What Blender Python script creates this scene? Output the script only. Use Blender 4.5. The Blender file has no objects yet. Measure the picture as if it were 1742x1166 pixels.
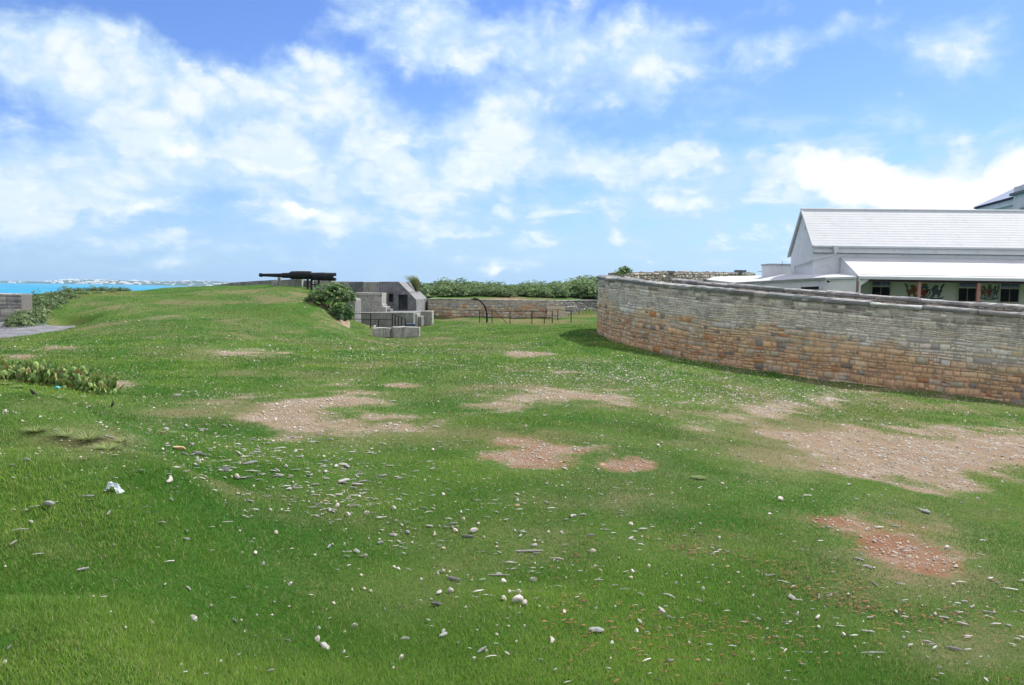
import bpy, math, random
import numpy as np
from mathutils import Vector, Matrix
from mathutils.geometry import tessellate_polygon

rnd = random.Random(7)
rng = np.random.default_rng(11)
scn = bpy.context.scene
COL = scn.collection
R = math.radians

# ------------------------------------------------------------------ camera
FPX = 1355.0                                  # focal length in photo pixels (photo is 1742 wide)
PITCH = math.atan((583 - 492.0) / FPX)
ROLL = math.atan(0.016)
fv = np.array([0, math.cos(PITCH), -math.sin(PITCH)])
u0 = np.array([0, math.sin(PITCH), math.cos(PITCH)])
r0 = np.array([1.0, 0, 0])
rv = r0 * math.cos(ROLL) + u0 * math.sin(ROLL)
uv = -r0 * math.sin(ROLL) + u0 * math.cos(ROLL)
cam = bpy.data.objects.new('camera', bpy.data.cameras.new('camera'))
COL.objects.link(cam)
cam.matrix_world = Matrix(((rv[0], uv[0], -fv[0], 0), (rv[1], uv[1], -fv[1], 0), (rv[2], uv[2], -fv[2], 0), (0, 0, 0, 1)))
cam.data.sensor_width = 36
cam.data.lens = 36 * FPX / 1742
cam.data.clip_start = 0.1
cam.data.clip_end = 60000
scn.camera = cam

def ray(px, py):
    return fv + rv * (px - 871) / FPX + uv * (583 - py) / FPX
def P(px, py, Y):                             # a point of the place seen at that photo pixel, Y metres ahead
    d = ray(px, py); return d * (Y / d[1])
def project(X, Y, Z):
    a = X * fv[0] + Y * fv[1] + Z * fv[2]
    a = np.where(np.abs(a) < 1e-6, 1e-6, a)
    x = (X * rv[0] + Y * rv[1] + Z * rv[2]) / a * FPX + 871
    y = 583 - (X * uv[0] + Y * uv[1] + Z * uv[2]) / a * FPX
    return np.where(a > 0.2, x, -9999), np.where(a > 0.2, y, -9999)

# ------------------------------------------------------------------ sun, exposure
SUN_AZ, SUN_EL = R(52), R(50)
sd = bpy.data.lights.new('sun', 'SUN'); sd.energy = 3.6; sd.angle = R(0.6); sd.color = (1, 0.955, 0.88)
sun = bpy.data.objects.new('sun', sd); COL.objects.link(sun)
sdir = Vector((math.cos(SUN_EL) * math.sin(SUN_AZ), math.cos(SUN_EL) * math.cos(SUN_AZ), math.sin(SUN_EL)))
sun.rotation_euler = sdir.to_track_quat('Z', 'Y').to_euler()
sun.location = (60, 60, 90)
scn.view_settings.view_transform = 'Standard'
scn.view_settings.look = 'None'
scn.view_settings.exposure = 0.75
scn.view_settings.gamma = 1
scn.cycles.max_bounces = 6
scn.cycles.diffuse_bounces = 3
scn.cycles.volume_bounces = 0

# ------------------------------------------------------------------ node helpers
class NT:
    def __init__(s, tree): s.t = tree; s.L = tree.links
    def n(s, kind, **kw):
        x = s.t.nodes.new(kind)
        for k, v in kw.items(): setattr(x, k, v)
        return x
    def put(s, sock, v):
        if hasattr(v, 'is_linked') or isinstance(v, bpy.types.NodeSocket): s.L.new(v, sock)
        else: sock.default_value = v
    def math(s, op, a, b=None, c=None, clamp=False):
        x = s.n('ShaderNodeMath', operation=op, use_clamp=clamp)
        s.put(x.inputs[0], a)
        if b is not None: s.put(x.inputs[1], b)
        if c is not None: s.put(x.inputs[2], c)
        return x.outputs[0]
    def vmath(s, op, a, b=None):
        x = s.n('ShaderNodeVectorMath', operation=op)
        s.put(x.inputs[0], a)
        if b is not None: s.put(x.inputs[1], b)
        return x.outputs['Value'] if op in ('DOT_PRODUCT', 'LENGTH') else x.outputs[0]
    def mix(s, f, a, b, blend='MIX'):
        x = s.n('ShaderNodeMix', data_type='RGBA', blend_type=blend)
        s.put(x.inputs[0], f)
        s.put(x.inputs[6], a if not isinstance(a, tuple) else (*a[:3], 1))
        s.put(x.inputs[7], b if not isinstance(b, tuple) else (*b[:3], 1))
        return x.outputs[2]
    def ramp(s, f, stops):
        x = s.n('ShaderNodeValToRGB'); s.put(x.inputs[0], f)
        e = x.color_ramp.elements
        while len(e) < len(stops): e.new(0.5)
        for el, (p, c) in zip(e, stops):
            el.position = p; el.color = (c, c, c, 1) if isinstance(c, (int, float)) else (*c, 1)
        return x.outputs[0]
    def sstep(s, v, a, b, lo=0., hi=1.):
        x = s.n('ShaderNodeMapRange', interpolation_type='SMOOTHSTEP')
        s.put(x.inputs[0], v); x.inputs[1].default_value = a; x.inputs[2].default_value = b
        x.inputs[3].default_value = lo; x.inputs[4].default_value = hi
        return x.outputs[0]
    def noise(s, vec, scale, detail=4, rough=.55, dist=0., out='Fac'):
        x = s.n('ShaderNodeTexNoise'); s.put(x.inputs['Vector'], vec)
        x.inputs['Scale'].default_value = scale; x.inputs['Detail'].default_value = detail
        x.inputs['Roughness'].default_value = rough; x.inputs['Distortion'].default_value = dist
        return x.outputs[out]

# ------------------------------------------------------------------ world: daylight sky with clouds
world = bpy.data.worlds.new('World'); scn.world = world; world.use_nodes = True
t = NT(world.node_tree); t.t.nodes.clear()
wo = t.n('ShaderNodeOutputWorld'); bg = t.n('ShaderNodeBackground'); t.L.new(bg.outputs[0], wo.inputs[0])
sky = t.n('ShaderNodeTexSky', sky_type='NISHITA', sun_disc=False, sun_elevation=SUN_EL, sun_rotation=SUN_AZ)
sky.air_density = 1.0; sky.dust_density = 0.3; sky.ozone_density = 2.0
tc = t.n('ShaderNodeTexCoord').outputs['Generated']
sep = t.n('ShaderNodeSeparateXYZ'); t.L.new(tc, sep.inputs[0])
az = t.math('ARCTAN2', sep.outputs[0], sep.outputs[1])
el = t.math('ARCSINE', sep.outputs[2])
cmb = t.n('ShaderNodeCombineXYZ'); t.put(cmb.inputs[0], az); t.put(cmb.inputs[1], el)
ae = cmb.outputs[0]
wn = t.n('ShaderNodeTexNoise'); t.put(wn.inputs['Vector'], tc); wn.inputs['Scale'].default_value = 9
wn.inputs['Detail'].default_value = 6; wn.inputs['Roughness'].default_value = .6
warp = t.vmath('SUBTRACT', wn.outputs['Color'], (.5, .5, .5))
sc_ = t.n('ShaderNodeVectorMath', operation='SCALE'); t.put(sc_.inputs[0], warp); sc_.inputs['Scale'].default_value = .075
aew = t.vmath('ADD', ae, sc_.outputs[0])
def blobs(lst):
    tot = None
    for (px, py, rx, ry, st) in lst:
        d = ray(px, py); d = d / np.linalg.norm(d)
        a, e = math.atan2(d[0], d[1]), math.asin(d[2])
        v = t.vmath('SUBTRACT', aew, (a, e, 0))
        v = t.vmath('MULTIPLY', v, (FPX / rx * .80, FPX / ry * .86, 0))
        q = t.vmath('LENGTH', v)
        b = t.sstep(q, 0.15, 1.45, st * .92, 0.)
        tot = b if tot is None else t.math('MAXIMUM', tot, b) if False else t.math('ADD', tot, b)
    return tot
veil = blobs([(90, 75, 75, 50, .9), (170, 90, 80, 45, .85), (60, 115, 60, 40, .55), (140, 145, 70, 35, .35), (290, 140, 80, 45, .8), (220, 175, 90, 45, .5), (190, 235, 90, 60, .45), (330, 185, 60, 35, .35),
              (500, 130, 75, 45, .95), (565, 165, 70, 45, .8), (435, 175, 65, 40, .8), (600, 215, 90, 45, .45), (480, 225, 120, 45, .5), (275, 245, 45, 38, .8), (330, 285, 110, 38, .85), (430, 268, 110, 32, .6), (250, 315, 90, 28, .6), (500, 312, 110, 36, .55), (568, 312, 50, 24, .6),
              (35, 275, 90, 45, .7), (110, 330, 100, 32, .75), (25, 345, 60, 28, .5), (230, 350, 36, 11, .8), (535, 368, 80, 22, .95), (260, 405, 55, 12, .5), (270, 440, 50, 8, .5), (100, 400, 130, 16, .4),
              (690, 30, 110, 60, .75), (785, 80, 100, 50, .7), (740, 115, 65, 28, .4), (930, 55, 85, 45, .7), (1080, 65, 85, 48, .85), (1130, 115, 65, 40, .6), (985, 125, 115, 42, .65), (1060, 165, 70, 36, .35),
              (860, 170, 60, 28, .85), (890, 215, 105, 45, .75), (810, 235, 70, 45, .5), (970, 270, 130, 40, .6), (700, 235, 110, 45, .4), (1040, 282, 90, 26, .7), (1150, 338, 95, 28, .95), (860, 290, 90, 28, .5),
              (785, 322, 80, 30, .85), (700, 322, 85, 36, .6), (640, 285, 90, 36, .35), (1047, 372, 24, 20, .75), (1052, 405, 20, 16, .65), (1140, 270, 55, 32, .5), (1220, 272, 70, 28, .6), (1285, 300, 60, 28, .4),
              (1400, 278, 50, 34, 1.1), (1450, 318, 90, 38, 1.1), (1545, 328, 90, 34, 1.1), (1610, 345, 70, 22, .7), (1705, 298, 75, 36, 1.1), (1650, 338, 80, 26, .8),
              (1280, 92, 70, 30, .42), (1400, 58, 90, 24, .45), (1250, 170, 60, 38, .35), (1650, 58, 65, 42, .5), (1590, 85, 80, 28, .35), (1570, 235, 130, 28, .38), (1320, 15, 40, 18, .35),
              (833, 452, 20, 10, .8), (880, 455, 14, 6, .6), (1108, 454, 14, 6, .6), (1225, 450, 35, 8, .5), (1180, 390, 60, 13, .45), (740, 372, 100, 13, .35), (990, 440, 260, 14, .25)])
mp = t.n('ShaderNodeMapping'); t.put(mp.inputs[0], ae); mp.inputs['Scale'].default_value = (1, 1.6, 1)
fb = t.noise(mp.outputs[0], 6.5, 9, .58, .15)
fb2 = t.noise(mp.outputs[0], 15, 10, .66, .25)
mp2 = t.n('ShaderNodeMapping'); t.put(mp2.inputs[0], ae); mp2.inputs['Scale'].default_value = (1, 6, 1)
def bilw(sc, off):                                        # rounded cauliflower lumps with creases between
    m_ = t.n('ShaderNodeMapping'); t.put(m_.inputs[0], aew); m_.inputs['Scale'].default_value = (1, 1.3, 1); m_.inputs['Location'].default_value = (off, off, 0)
    return t.math('ABSOLUTE', t.math('SUBTRACT', t.noise(m_.outputs[0], sc, 0, .5), .5))
bl = t.math('ADD', t.math('MULTIPLY', bilw(9, 1.3), 2.0), t.math('ADD', t.math('MULTIPLY', bilw(19, 2.1), 1.2), t.math('MULTIPLY', bilw(41, 3.7), .7)))
bl = t.math('SUBTRACT', bl, .42)
fb3 = t.noise(mp2.outputs[0], 9, 7, .6, .4)
low = t.sstep(el, 0.03, 0.25, 1., 0.)
high = t.sstep(el, 0.38, 0.60, 0., .5)
v1 = t.math('ADD', t.math('SUBTRACT', t.math('MULTIPLY', t.math('POWER', veil, .72), .95), .06), t.math('MULTIPLY', t.math('SUBTRACT', fb, .5), .70))
v1 = t.math('ADD', v1, t.math('MULTIPLY', t.math('SUBTRACT', fb2, .5), 1.15))
v1 = t.math('ADD', v1, t.math('MULTIPLY', bl, .42))
v1 = t.math('ADD', v1, t.math('MULTIPLY', t.math('MULTIPLY', low, 1.35), t.math('SUBTRACT', fb3, .33)))
v1 = t.math('ADD', v1, high)
veil_a = t.math('MULTIPLY', t.sstep(v1, .12, .90), .92)
bil = t.sstep(t.math('ADD', t.math('ADD', v1, t.math('MULTIPLY', t.math('SUBTRACT', fb2, .5), .9)), t.math("MULTIPLY", bl, .9)), .52, 1.5)
clear = t.mix(1, sky.outputs[0], (0.84, 1.04, 1.55), 'MULTIPLY')       # camera-like saturation of the clear sky
hz = t.sstep(el, -.02, .16, .72, 0.)
clear = t.mix(hz, clear, (3.7, 6.0, 9.0))
c2 = t.mix(veil_a, clear, t.mix(bil, (5.3, 7.2, 9.1), (8.9, 9.4, 9.8)))
mp4 = t.n('ShaderNodeMapping'); t.put(mp4.inputs[0], ae); mp4.inputs['Scale'].default_value = (1, 2.5, 1); mp4.inputs['Location'].default_value = (3.1, .4, 0)
lo_ = t.math('ADD', t.noise(mp4.outputs[0], 13, 8, .62, .3), t.math('MULTIPLY', bl, .18))
lowm = t.math('MULTIPLY', t.sstep(el, .008, .05), t.sstep(el, .24, .12))
c2 = t.mix(t.math('MULTIPLY', t.math('MULTIPLY', t.sstep(lo_, .40, .68), lowm), .80), c2, t.mix(t.sstep(lo_, .52, .72), (5.3, 7.2, 9.1), (8.2, 9.1, 9.7)))
heap = blobs([(1400, 275, 42, 30, 1.1), (1440, 310, 70, 34, 1.1), (1520, 322, 80, 34, 1.1), (1590, 340, 60, 22, 1.), (1700, 295, 62, 34, 1.1), (1650, 335, 60, 22, 1.), (535, 368, 62, 18, .95), (500, 355, 30, 12, .7), (229, 350, 30, 9, 1.), (1155, 340, 60, 22, .85), (1045, 280, 34, 14, .7),
              (285, 235, 34, 24, .85), (310, 262, 40, 18, .8), (770, 318, 50, 16, .8), (1047, 370, 18, 16, .85), (1052, 405, 14, 13, .8), (835, 452, 17, 8, 1.), (880, 456, 10, 5, .9), (1105, 455, 12, 6, .9), (1225, 451, 26, 6, .8), (860, 165, 34, 18, .7), (565, 312, 28, 16, .8)])
h1 = t.math('ADD', heap, t.math('ADD', t.math('MULTIPLY', bl, .75), t.math('MULTIPLY', t.math('SUBTRACT', fb2, .5), 1.1)))
c2 = t.mix(t.math('MULTIPLY', t.sstep(h1, .42, .80), .88), c2, t.mix(t.sstep(h1, .6, 1.1), (7.0, 8.4, 9.6), (9.6, 9.8, 10.0)))
# unseen bright cloud added overhead and behind the viewer to neutralise the blue skylight
back = t.math('MAXIMUM', t.sstep(sep.outputs[1], .45, -.1), t.sstep(el, .50, .75))
bn = t.sstep(t.noise(tc, 2.2, 5, .55), .30, .56)
c3 = t.mix(t.math('MULTIPLY', back, bn), c2, (9.7, 9.4, 9.5))
t.put(bg.inputs[0], c3)
bg.inputs[1].default_value = 0.066

# ------------------------------------------------------------------ material helper
def new_mat(name, rough=.85, spec=.3):
    m = bpy.data.materials.new(name); m.use_nodes = True
    k = NT(m.node_tree); b = m.node_tree.nodes['Principled BSDF']
    b.inputs['Roughness'].default_value = rough
    b.inputs['Specular IOR Level'].default_value = spec
    return m, k, b
def bump(k, b, h, strength=.5, dist=.02):
    x = k.n('ShaderNodeBump'); x.inputs['Strength'].default_value = strength; x.inputs['Distance'].default_value = dist
    k.put(x.inputs['Height'], h); k.L.new(x.outputs[0], b.inputs['Normal'])
def speckled(name, c1, c2, scale=3., c3=None, rough=.85, bmp=.4, bs=30., bd=.01, spec=.2, metal=0.):
    m, k, b = new_mat(name, rough, spec)
    pos = k.n('ShaderNodeNewGeometry').outputs['Position']
    f = k.sstep(k.noise(pos, scale, 6, .65), .35, .65)
    c = k.mix(f, c1, c2)
    if c3 is not None:
        f2 = k.sstep(k.noise(pos, scale * 3.1, 8, .7, .3), .52, .68)
        c = k.mix(f2, c, c3)
    k.put(b.inputs['Base Color'], c); b.inputs['Metallic'].default_value = metal
    if bmp: bump(k, b, k.noise(pos, bs, 5, .6), bmp, bd)
    return m
def attr_mat(name, rough=.9, spots=None, scale=8., amt=.35, bmp=.4, bs=35., bd=.012, transl=0., spec=.15, sat=1.):
    m, k, b = new_mat(name, rough, spec)
    a = k.n('ShaderNodeAttribute', attribute_name='Col').outputs['Color']
    pos = k.n('ShaderNodeNewGeometry').outputs['Position']
    if spots is not None:
        f = k.math('MULTIPLY', k.sstep(k.noise(pos, scale, 8, .7, .2), .45, .7), amt)
        a = k.mix(f, a, spots)
        f = k.math('MULTIPLY', k.sstep(k.noise(pos, scale * 4, 6, .7), .35, .7), .4)
        a = k.mix(f, a, k.mix(.5, a, (.02, .02, .02)))
    k.put(b.inputs['Base Color'], a)
    if bmp: bump(k, b, k.noise(pos, bs, 6, .65), bmp, bd)
    if transl:
        tr = k.n('ShaderNodeBsdfTranslucent'); k.put(tr.inputs[0], a)
        mx = k.n('ShaderNodeMixShader'); mx.inputs[0].default_value = transl
        k.L.new(b.outputs[0], mx.inputs[1]); k.L.new(tr.outputs[0], mx.inputs[2])
        k.L.new(mx.outputs[0], k.t.nodes['Material Output'].inputs[0])
    return m
def srgb(r, g, b):
    f = lambda c: ((c / 255 + .055) / 1.055) ** 2.4 if c > 10 else c / 255 / 12.92
    return (f(r), f(g), f(b))

M = {}
M['concrete'] = speckled('weathered_concrete', (.27, .275, .275), (.18, .185, .19), 1.7, (.10, .105, .11), bs=14, bd=.03)
M['concrete_pale'] = speckled('pale_concrete', (.40, .395, .37), (.29, .29, .275), 2.2, (.16, .16, .155), bs=14, bd=.03)
M['concrete_dark'] = speckled('dark_stained_concrete', (.12, .128, .145), (.19, .20, .215), 1.5, (.07, .075, .085), bs=14, bd=.03)
M['iron'] = speckled('black_painted_iron', (.006, .007, .011), (.010, .011, .016), 4, (.014, .012, .013), rough=.6, spec=.25, bmp=.2)
M['rail_iron'] = speckled('dark_railing_iron', (.02, .018, .02), (.05, .032, .028), 6, (.09, .045, .03), rough=.7, bmp=.1)
M['white_paint'] = speckled('white_limewash', (.66, .68, .71), (.60, .625, .665), .7, (.50, .52, .56), bmp=.12, bs=6, rough=.75)
M['white_roof'] = speckled('white_painted_slate_roof', (.55, .575, .61), (.51, .535, .575), .6, (.47, .49, .53), bmp=.25, bs=9, rough=.7)
M['grey_trim'] = speckled('grey_weathered_trim', (.42, .43, .45), (.30, .31, .33), 3, (.2, .2, .21))
M['cream_wall'] = speckled('cream_boarded_wall', (.62, .63, .57), (.56, .58, .52), 1.2, None, bmp=.1)
M['pink_post'] = speckled('pink_brown_painted_timber', (.40, .21, .19), (.34, .17, .15), 3, None)
M['dark_timber'] = speckled('dark_purple_timber', (.05, .02, .04), (.07, .03, .05), 3, None)
M['black'] = speckled('unlit_interior', (.006, .006, .007), (.01, .01, .01), 2, None, bmp=0)
M['window_blue'] = speckled('blue_transom_glass', (.025, .04, .08), (.04, .055, .09), 3, None, rough=.15, spec=.5, bmp=0)
M['frame_cream'] = speckled('pale_window_frame', (.52, .52, .44), (.45, .45, .38), 4, None, bmp=.1)
M['blue_plastic'] = speckled('slate_blue_plastic', (.07, .10, .17), (.09, .12, .19), 5, None, rough=.5)
M['aqua_plastic'] = speckled('aqua_plastic', (.05, .36, .42), (.08, .42, .45), 9, None, rough=.5)
M['bag_plastic'] = speckled('milky_plastic', (.50, .56, .58), (.42, .48, .50), 12, None, rough=.35, spec=.5)
M['bird_black'] = speckled('black_feathers', (.010, .010, .012), (.02, .018, .02), 60, None, rough=.6)
M['far_wall'] = speckled('grey_dressed_stone', (.56, .51, .53), (.62, .58, .59), 1.1, (.38, .35, .37), bs=3)
M['far_roof'] = speckled('pale_sheet_roof', (.27, .31, .42), (.31, .35, .46), .6, None, rough=.6)
M['tarmac'] = speckled('grey_worn_tarmac', (.20, .205, .23), (.13, .135, .15), 2.0, (.27, .27, .26), bs=60)
M['stone_cream'] = attr_mat('pale_limestone', spots=(.30, .27, .20), scale=22, amt=.5, bs=60, bd=.006)
M['driftwood'] = attr_mat('sun_bleached_wood', spots=(.10, .10, .10), scale=30, amt=.5, bs=90, bd=.004)
M['masonry'] = attr_mat('limestone_blocks', spots=(.16, .15, .14), scale=2.6, amt=.45, bs=22, bd=.03)
_m = M['masonry']; _k = NT(_m.node_tree); _b = _m.node_tree.nodes['Principled BSDF']
_src = _b.inputs['Base Color'].links[0].from_socket; _pos = _k.n('ShaderNodeNewGeometry').outputs['Position']
_mp = _k.n('ShaderNodeMapping'); _k.put(_mp.inputs[0], _pos); _mp.inputs['Scale'].default_value = (1.1, 1.1, 9)
_l = _k.sstep(_k.noise(_mp.outputs[0], 3.0, 7, .7, .3), .50, .66)
_c = _k.mix(_k.math('MULTIPLY', _l, .32), _src, (.17, .16, .145))
_st = _k.sstep(_k.noise(_pos, .9, 6, .65, .4), .52, .70)
_c = _k.mix(_k.math('MULTIPLY', _st, .24), _c, (.12, .12, .115))
_l2 = _k.sstep(_k.noise(_pos, 1.7, 5, .6), .55, .7)
_c = _k.mix(_k.math('MULTIPLY', _l2, .45), _c, (.70, .66, .58))
_mq = _k.n('ShaderNodeMapping'); _k.put(_mq.inputs[0], _pos); _mq.inputs['Scale'].default_value = (2.4, 2.4, .5)
_c = _k.mix(_k.math('MULTIPLY', _k.sstep(_k.noise(_mq.outputs[0], 1.3, 7, .7, .3), .50, .68), .30), _c, (.13, .125, .12))
_c = _k.mix(_k.math('MULTIPLY', _k.sstep(_k.noise(_pos, 16, 5, .75), .56, .66), .5), _c, (.07, .06, .055))
_k.put(_b.inputs['Base Color'], _c)
M['leaf'] = attr_mat('leaf_green', rough=.55, transl=.3, bmp=0, spec=.35)
M['cactus'] = attr_mat('cactus_green', rough=.6, transl=.08, bmp=0, spec=.3)
M['bark'] = speckled('grey_brown_stem', (.14, .10, .07), (.22, .17, .12), 12, None)
M['sand_cliff'] = speckled('crumbling_sandy_earth', (.30, .23, .16), (.17, .14, .085), 3, (.40, .34, .26), bs=12, bd=.06, bmp=.8)
for _n in ('concrete', 'concrete_pale', 'concrete_dark'):
    _k = NT(M[_n].node_tree); _b = M[_n].node_tree.nodes['Principled BSDF']; _c = _b.inputs['Base Color'].links[0].from_socket; _p = _k.n('ShaderNodeNewGeometry').outputs['Position']
    for _sc, _ns, _lo, _am, _cl in (((3.2, 3.2, .35), 1.4, .50, .55, (.055, .058, .065)), ((.3, .3, 5.0), 1.2, .56, .4, (.10, .10, .10)), ((1.5, 1.5, 1.1), 2.6, .58, .45, (.46, .45, .41))):
        _q = _k.n('ShaderNodeMapping'); _k.put(_q.inputs[0], _p); _q.inputs['Scale'].default_value = _sc
        _c = _k.mix(_k.math('MULTIPLY', _k.sstep(_k.noise(_q.outputs[0], _ns, 6, .7, .2), _lo, _lo + .15), _am), _c, _cl)
    _k.put(_b.inputs['Base Color'], _c)
# water
m, k, b = new_mat('shallow_turquoise_sea', .55, .12)
pos = k.n('ShaderNodeNewGeometry').outputs['Position']
mpn = k.n('ShaderNodeMapping'); k.put(mpn.inputs[0], pos); mpn.inputs['Scale'].default_value = (.0016, .0045, .001)
f = k.sstep(k.noise(mpn.outputs[0], 1.6, 6, .6), .35, .65)
k.put(b.inputs['Base Color'], k.mix(f, (.007, .17, .36), (.025, .34, .50)))
bump(k, b, k.noise(pos, .4, 6, .6), .35, .3)
M['sea'] = m

# ------------------------------------------------------------------ mesh helpers
ORIG = {}
def base_mesh(name, V, F, colors=None, smooth=False):
    V = np.asarray(V, dtype=np.float64)
    me = bpy.data.meshes.new(name)
    if isinstance(F, np.ndarray):
        n, k = F.shape
        me.vertices.add(len(V)); me.vertices.foreach_set('co', V.astype(np.float32).ravel())
        me.loops.add(n * k); me.loops.foreach_set('vertex_index', F.astype(np.int32).ravel())
        me.polygons.add(n); me.polygons.foreach_set('loop_start', np.arange(0, n * k, k, dtype=np.int32))
        me.polygons.foreach_set('loop_total', np.full(n, k, dtype=np.int32))
        me.update(calc_edges=True)
    else:
        me.from_pydata([tuple(v) for v in V], [], [tuple(f) for f in F]); me.update()
    if colors is not None:
        a = me.color_attributes.new('Col', 'FLOAT_COLOR', 'POINT')
        c = np.ones((len(V), 4), dtype=np.float32); c[:, :3] = colors
        a.data.foreach_set('color', c.ravel())
    if smooth:
        me.polygons.foreach_set('use_smooth', np.ones(len(me.polygons), dtype=bool))
    return me
def tag(o, label=None, cat=None, group=None, kind=None):
    if label: o['label'] = label
    if cat: o['category'] = cat
    if group: o['group'] = group
    if kind: o['kind'] = kind
    return o
def mk(name, VF, mat, parent=None, colors=None, smooth=False, **tg):
    V, F = VF[0], VF[1]
    if len(VF) > 2 and colors is None: colors = VF[2]
    V = np.asarray(V, dtype=np.float64)
    if parent is None:
        o0 = np.array([(V[:, 0].min() + V[:, 0].max()) / 2, (V[:, 1].min() + V[:, 1].max()) / 2, V[:, 2].min()])
    else: o0 = ORIG[parent.name]
    me = base_mesh(name, V - o0, F, colors, smooth)
    me.materials.append(mat if not isinstance(mat, str) else M[mat])
    o = bpy.data.objects.new(name, me); COL.objects.link(o)
    if parent is None: o.location = o0
    else: o.parent = parent
    ORIG[o.name] = o0
    tag(o, **tg)
    return o
def thing(name, loc, label, cat, group=None):
    o = bpy.data.objects.new(name, None); COL.objects.link(o)
    o.empty_display_size = .3
    o.location = tuple(loc); ORIG[o.name] = np.array(loc, dtype=float)
    tag(o, label, cat, group)
    return o
def join(parts):
    V, F, C = [], [], []; n = 0; hasc = len(parts[0]) > 2
    for p in parts:
        V.append(np.asarray(p[0], dtype=float)); F += [tuple(int(i) + n for i in f) for f in p[1]]; n += len(p[0])
        if hasc: C.append(np.broadcast_to(np.asarray(p[2], dtype=float), (len(p[0]), 3)))
    if hasc: return np.vstack(V), F, np.vstack(C)
    return np.vstack(V), F
def box(x0, x1, y0, y1, z0, z1):
    V = [(x, y, z) for z in (z0, z1) for y in (y0, y1) for x in (x0, x1)]
    return np.array(V), [(0, 2, 3, 1), (4, 5, 7, 6), (0, 1, 5, 4), (2, 6, 7, 3), (0, 4, 6, 2), (1, 3, 7, 5)]
def prism(poly, vec):
    poly = np.asarray(poly, dtype=float); vec = np.asarray(vec, dtype=float); n = len(poly)
    V = np.vstack([poly, poly + vec])
    tri = [tuple(x) for x in tessellate_polygon([[Vector(p) for p in poly]])]
    F = list(tri) + [tuple(i + n for i in reversed(x)) for x in tri]
    F += [(i, (i + 1) % n, (i + 1) % n + n, i + n) for i in range(n)]
    return V, F
def fix_normals(o):
    import bmesh
    bm = bmesh.new(); bm.from_mesh(o.data); bmesh.ops.recalc_face_normals(bm, faces=bm.faces); bm.to_mesh(o.data); bm.free()
def tube(pts, radii, n=8, cap=True):
    pts = np.asarray(pts, dtype=float); m = len(pts)
    if np.isscalar(radii): radii = [radii] * m
    V, F = [], []
    up = np.array([0, 0, 1.0])
    for i in range(m):
        d = pts[min(i + 1, m - 1)] - pts[max(i - 1, 0)]; d = d / (np.linalg.norm(d) + 1e-9)
        a = np.cross(d, up)
        if np.linalg.norm(a) < .1: a = np.cross(d, np.array([1.0, 0, 0]))
        a /= np.linalg.norm(a); c = np.cross(a, d)
        for j in range(n):
            th = 2 * math.pi * j / n
            V.append(pts[i] + radii[i] * (a * math.cos(th) + c * math.sin(th)))
    for i in range(m - 1):
        for j in range(n):
            F.append((i * n + j, i * n + (j + 1) % n, (i + 1) * n + (j + 1) % n, (i + 1) * n + j))
    if cap: F.append(tuple(range(n - 1, -1, -1))); F.append(tuple((m - 1) * n + j for j in range(n)))
    return np.array(V), F
def bevelled(o, w=.02, seg=1):
    md = o.modifiers.new('bevel', 'BEVEL'); md.width = w; md.segments = seg; md.limit_method = 'ANGLE'
    return o

# ------------------------------------------------------------------ numpy noise
def _h(ix, iy, s):
    h = (ix.astype(np.int64) * 374761393 + iy.astype(np.int64) * 668265263 + s * 982451653) & 0xffffffff
    h = ((h ^ (h >> 13)) * 1274126177) & 0xffffffff
    return ((h ^ (h >> 16)) & 0xffff) / 65535.0
def vnoise(x, y, s=0):
    ix, iy = np.floor(x), np.floor(y); fx, fy = x - ix, y - iy
    fx = fx * fx * (3 - 2 * fx); fy = fy * fy * (3 - 2 * fy)
    a, b_, c, d = _h(ix, iy, s), _h(ix + 1, iy, s), _h(ix, iy + 1, s), _h(ix + 1, iy + 1, s)
    return (a * (1 - fx) + b_ * fx) * (1 - fy) + (c * (1 - fx) + d * fx) * fy
def fbm(x, y, s=0, o=4):
    t_, a, w = 0, 1., 0
    for i in range(o):
        t_ = t_ + a * vnoise(x * 2 ** i + 13.7 * i, y * 2 ** i - 7.1 * i, s + i); w += a; a *= .5
    return t_ / w

# ------------------------------------------------------------------ terrain
def G(px, py, z):
    d = ray(px, py); s = z / d[2]; return d * s
ctl = []
for (x, y, z) in [(0, 1166, -1.45), (435, 1166, -1.58), (871, 1166, -1.64), (1300, 1166, -1.7), (1742, 1166, -1.8),
                  (-200, 950, -1.4), (0, 950, -1.5), (300, 950, -1.56), (435, 950, -1.7), (871, 950, -1.8), (1300, 950, -1.95), (1742, 950, -2.25), (1950, 950, -2.4),
                  (-200, 800, -1.35), (0, 800, -1.45), (170, 800, -1.5), (330, 800, -1.84), (435, 800, -1.9), (871, 800, -1.98), (1138, 850, -2.0), (1400, 800, -2.35), (1742, 800, -2.85), (1950, 800, -3.0),
                  (0, 700, -1.62), (150, 700, -1.75), (260, 700, -2.02), (435, 700, -2.1), (871, 700, -2.13), (1138, 720, -2.25), (1400, 700, -2.75), (1742, 740, -3.1), (1950, 740, -3.3),
                  (0, 650, -1.85), (150, 668, -2.0), (260, 650, -2.2), (435, 650, -2.2), (871, 650, -2.2), (1138, 650, -2.42),
                  (0, 600, -2.1), (100, 600, -2.15), (200, 600, -2.22), (300, 600, -2.25), (435, 600, -2.3), (600, 600, -2.4), (871, 605, -2.32), (1010, 600, -2.3),
                  (1016, 567, -2.15), (1069, 588, -2.36), (1138, 605, -2.56), (1230, 622, -2.74), (1400, 643, -3.03), (1596, 668, -3.2), (1742, 684, -3.4), (1950, 705, -3.6)]:
    ctl.append(G(x, y, z))
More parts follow.
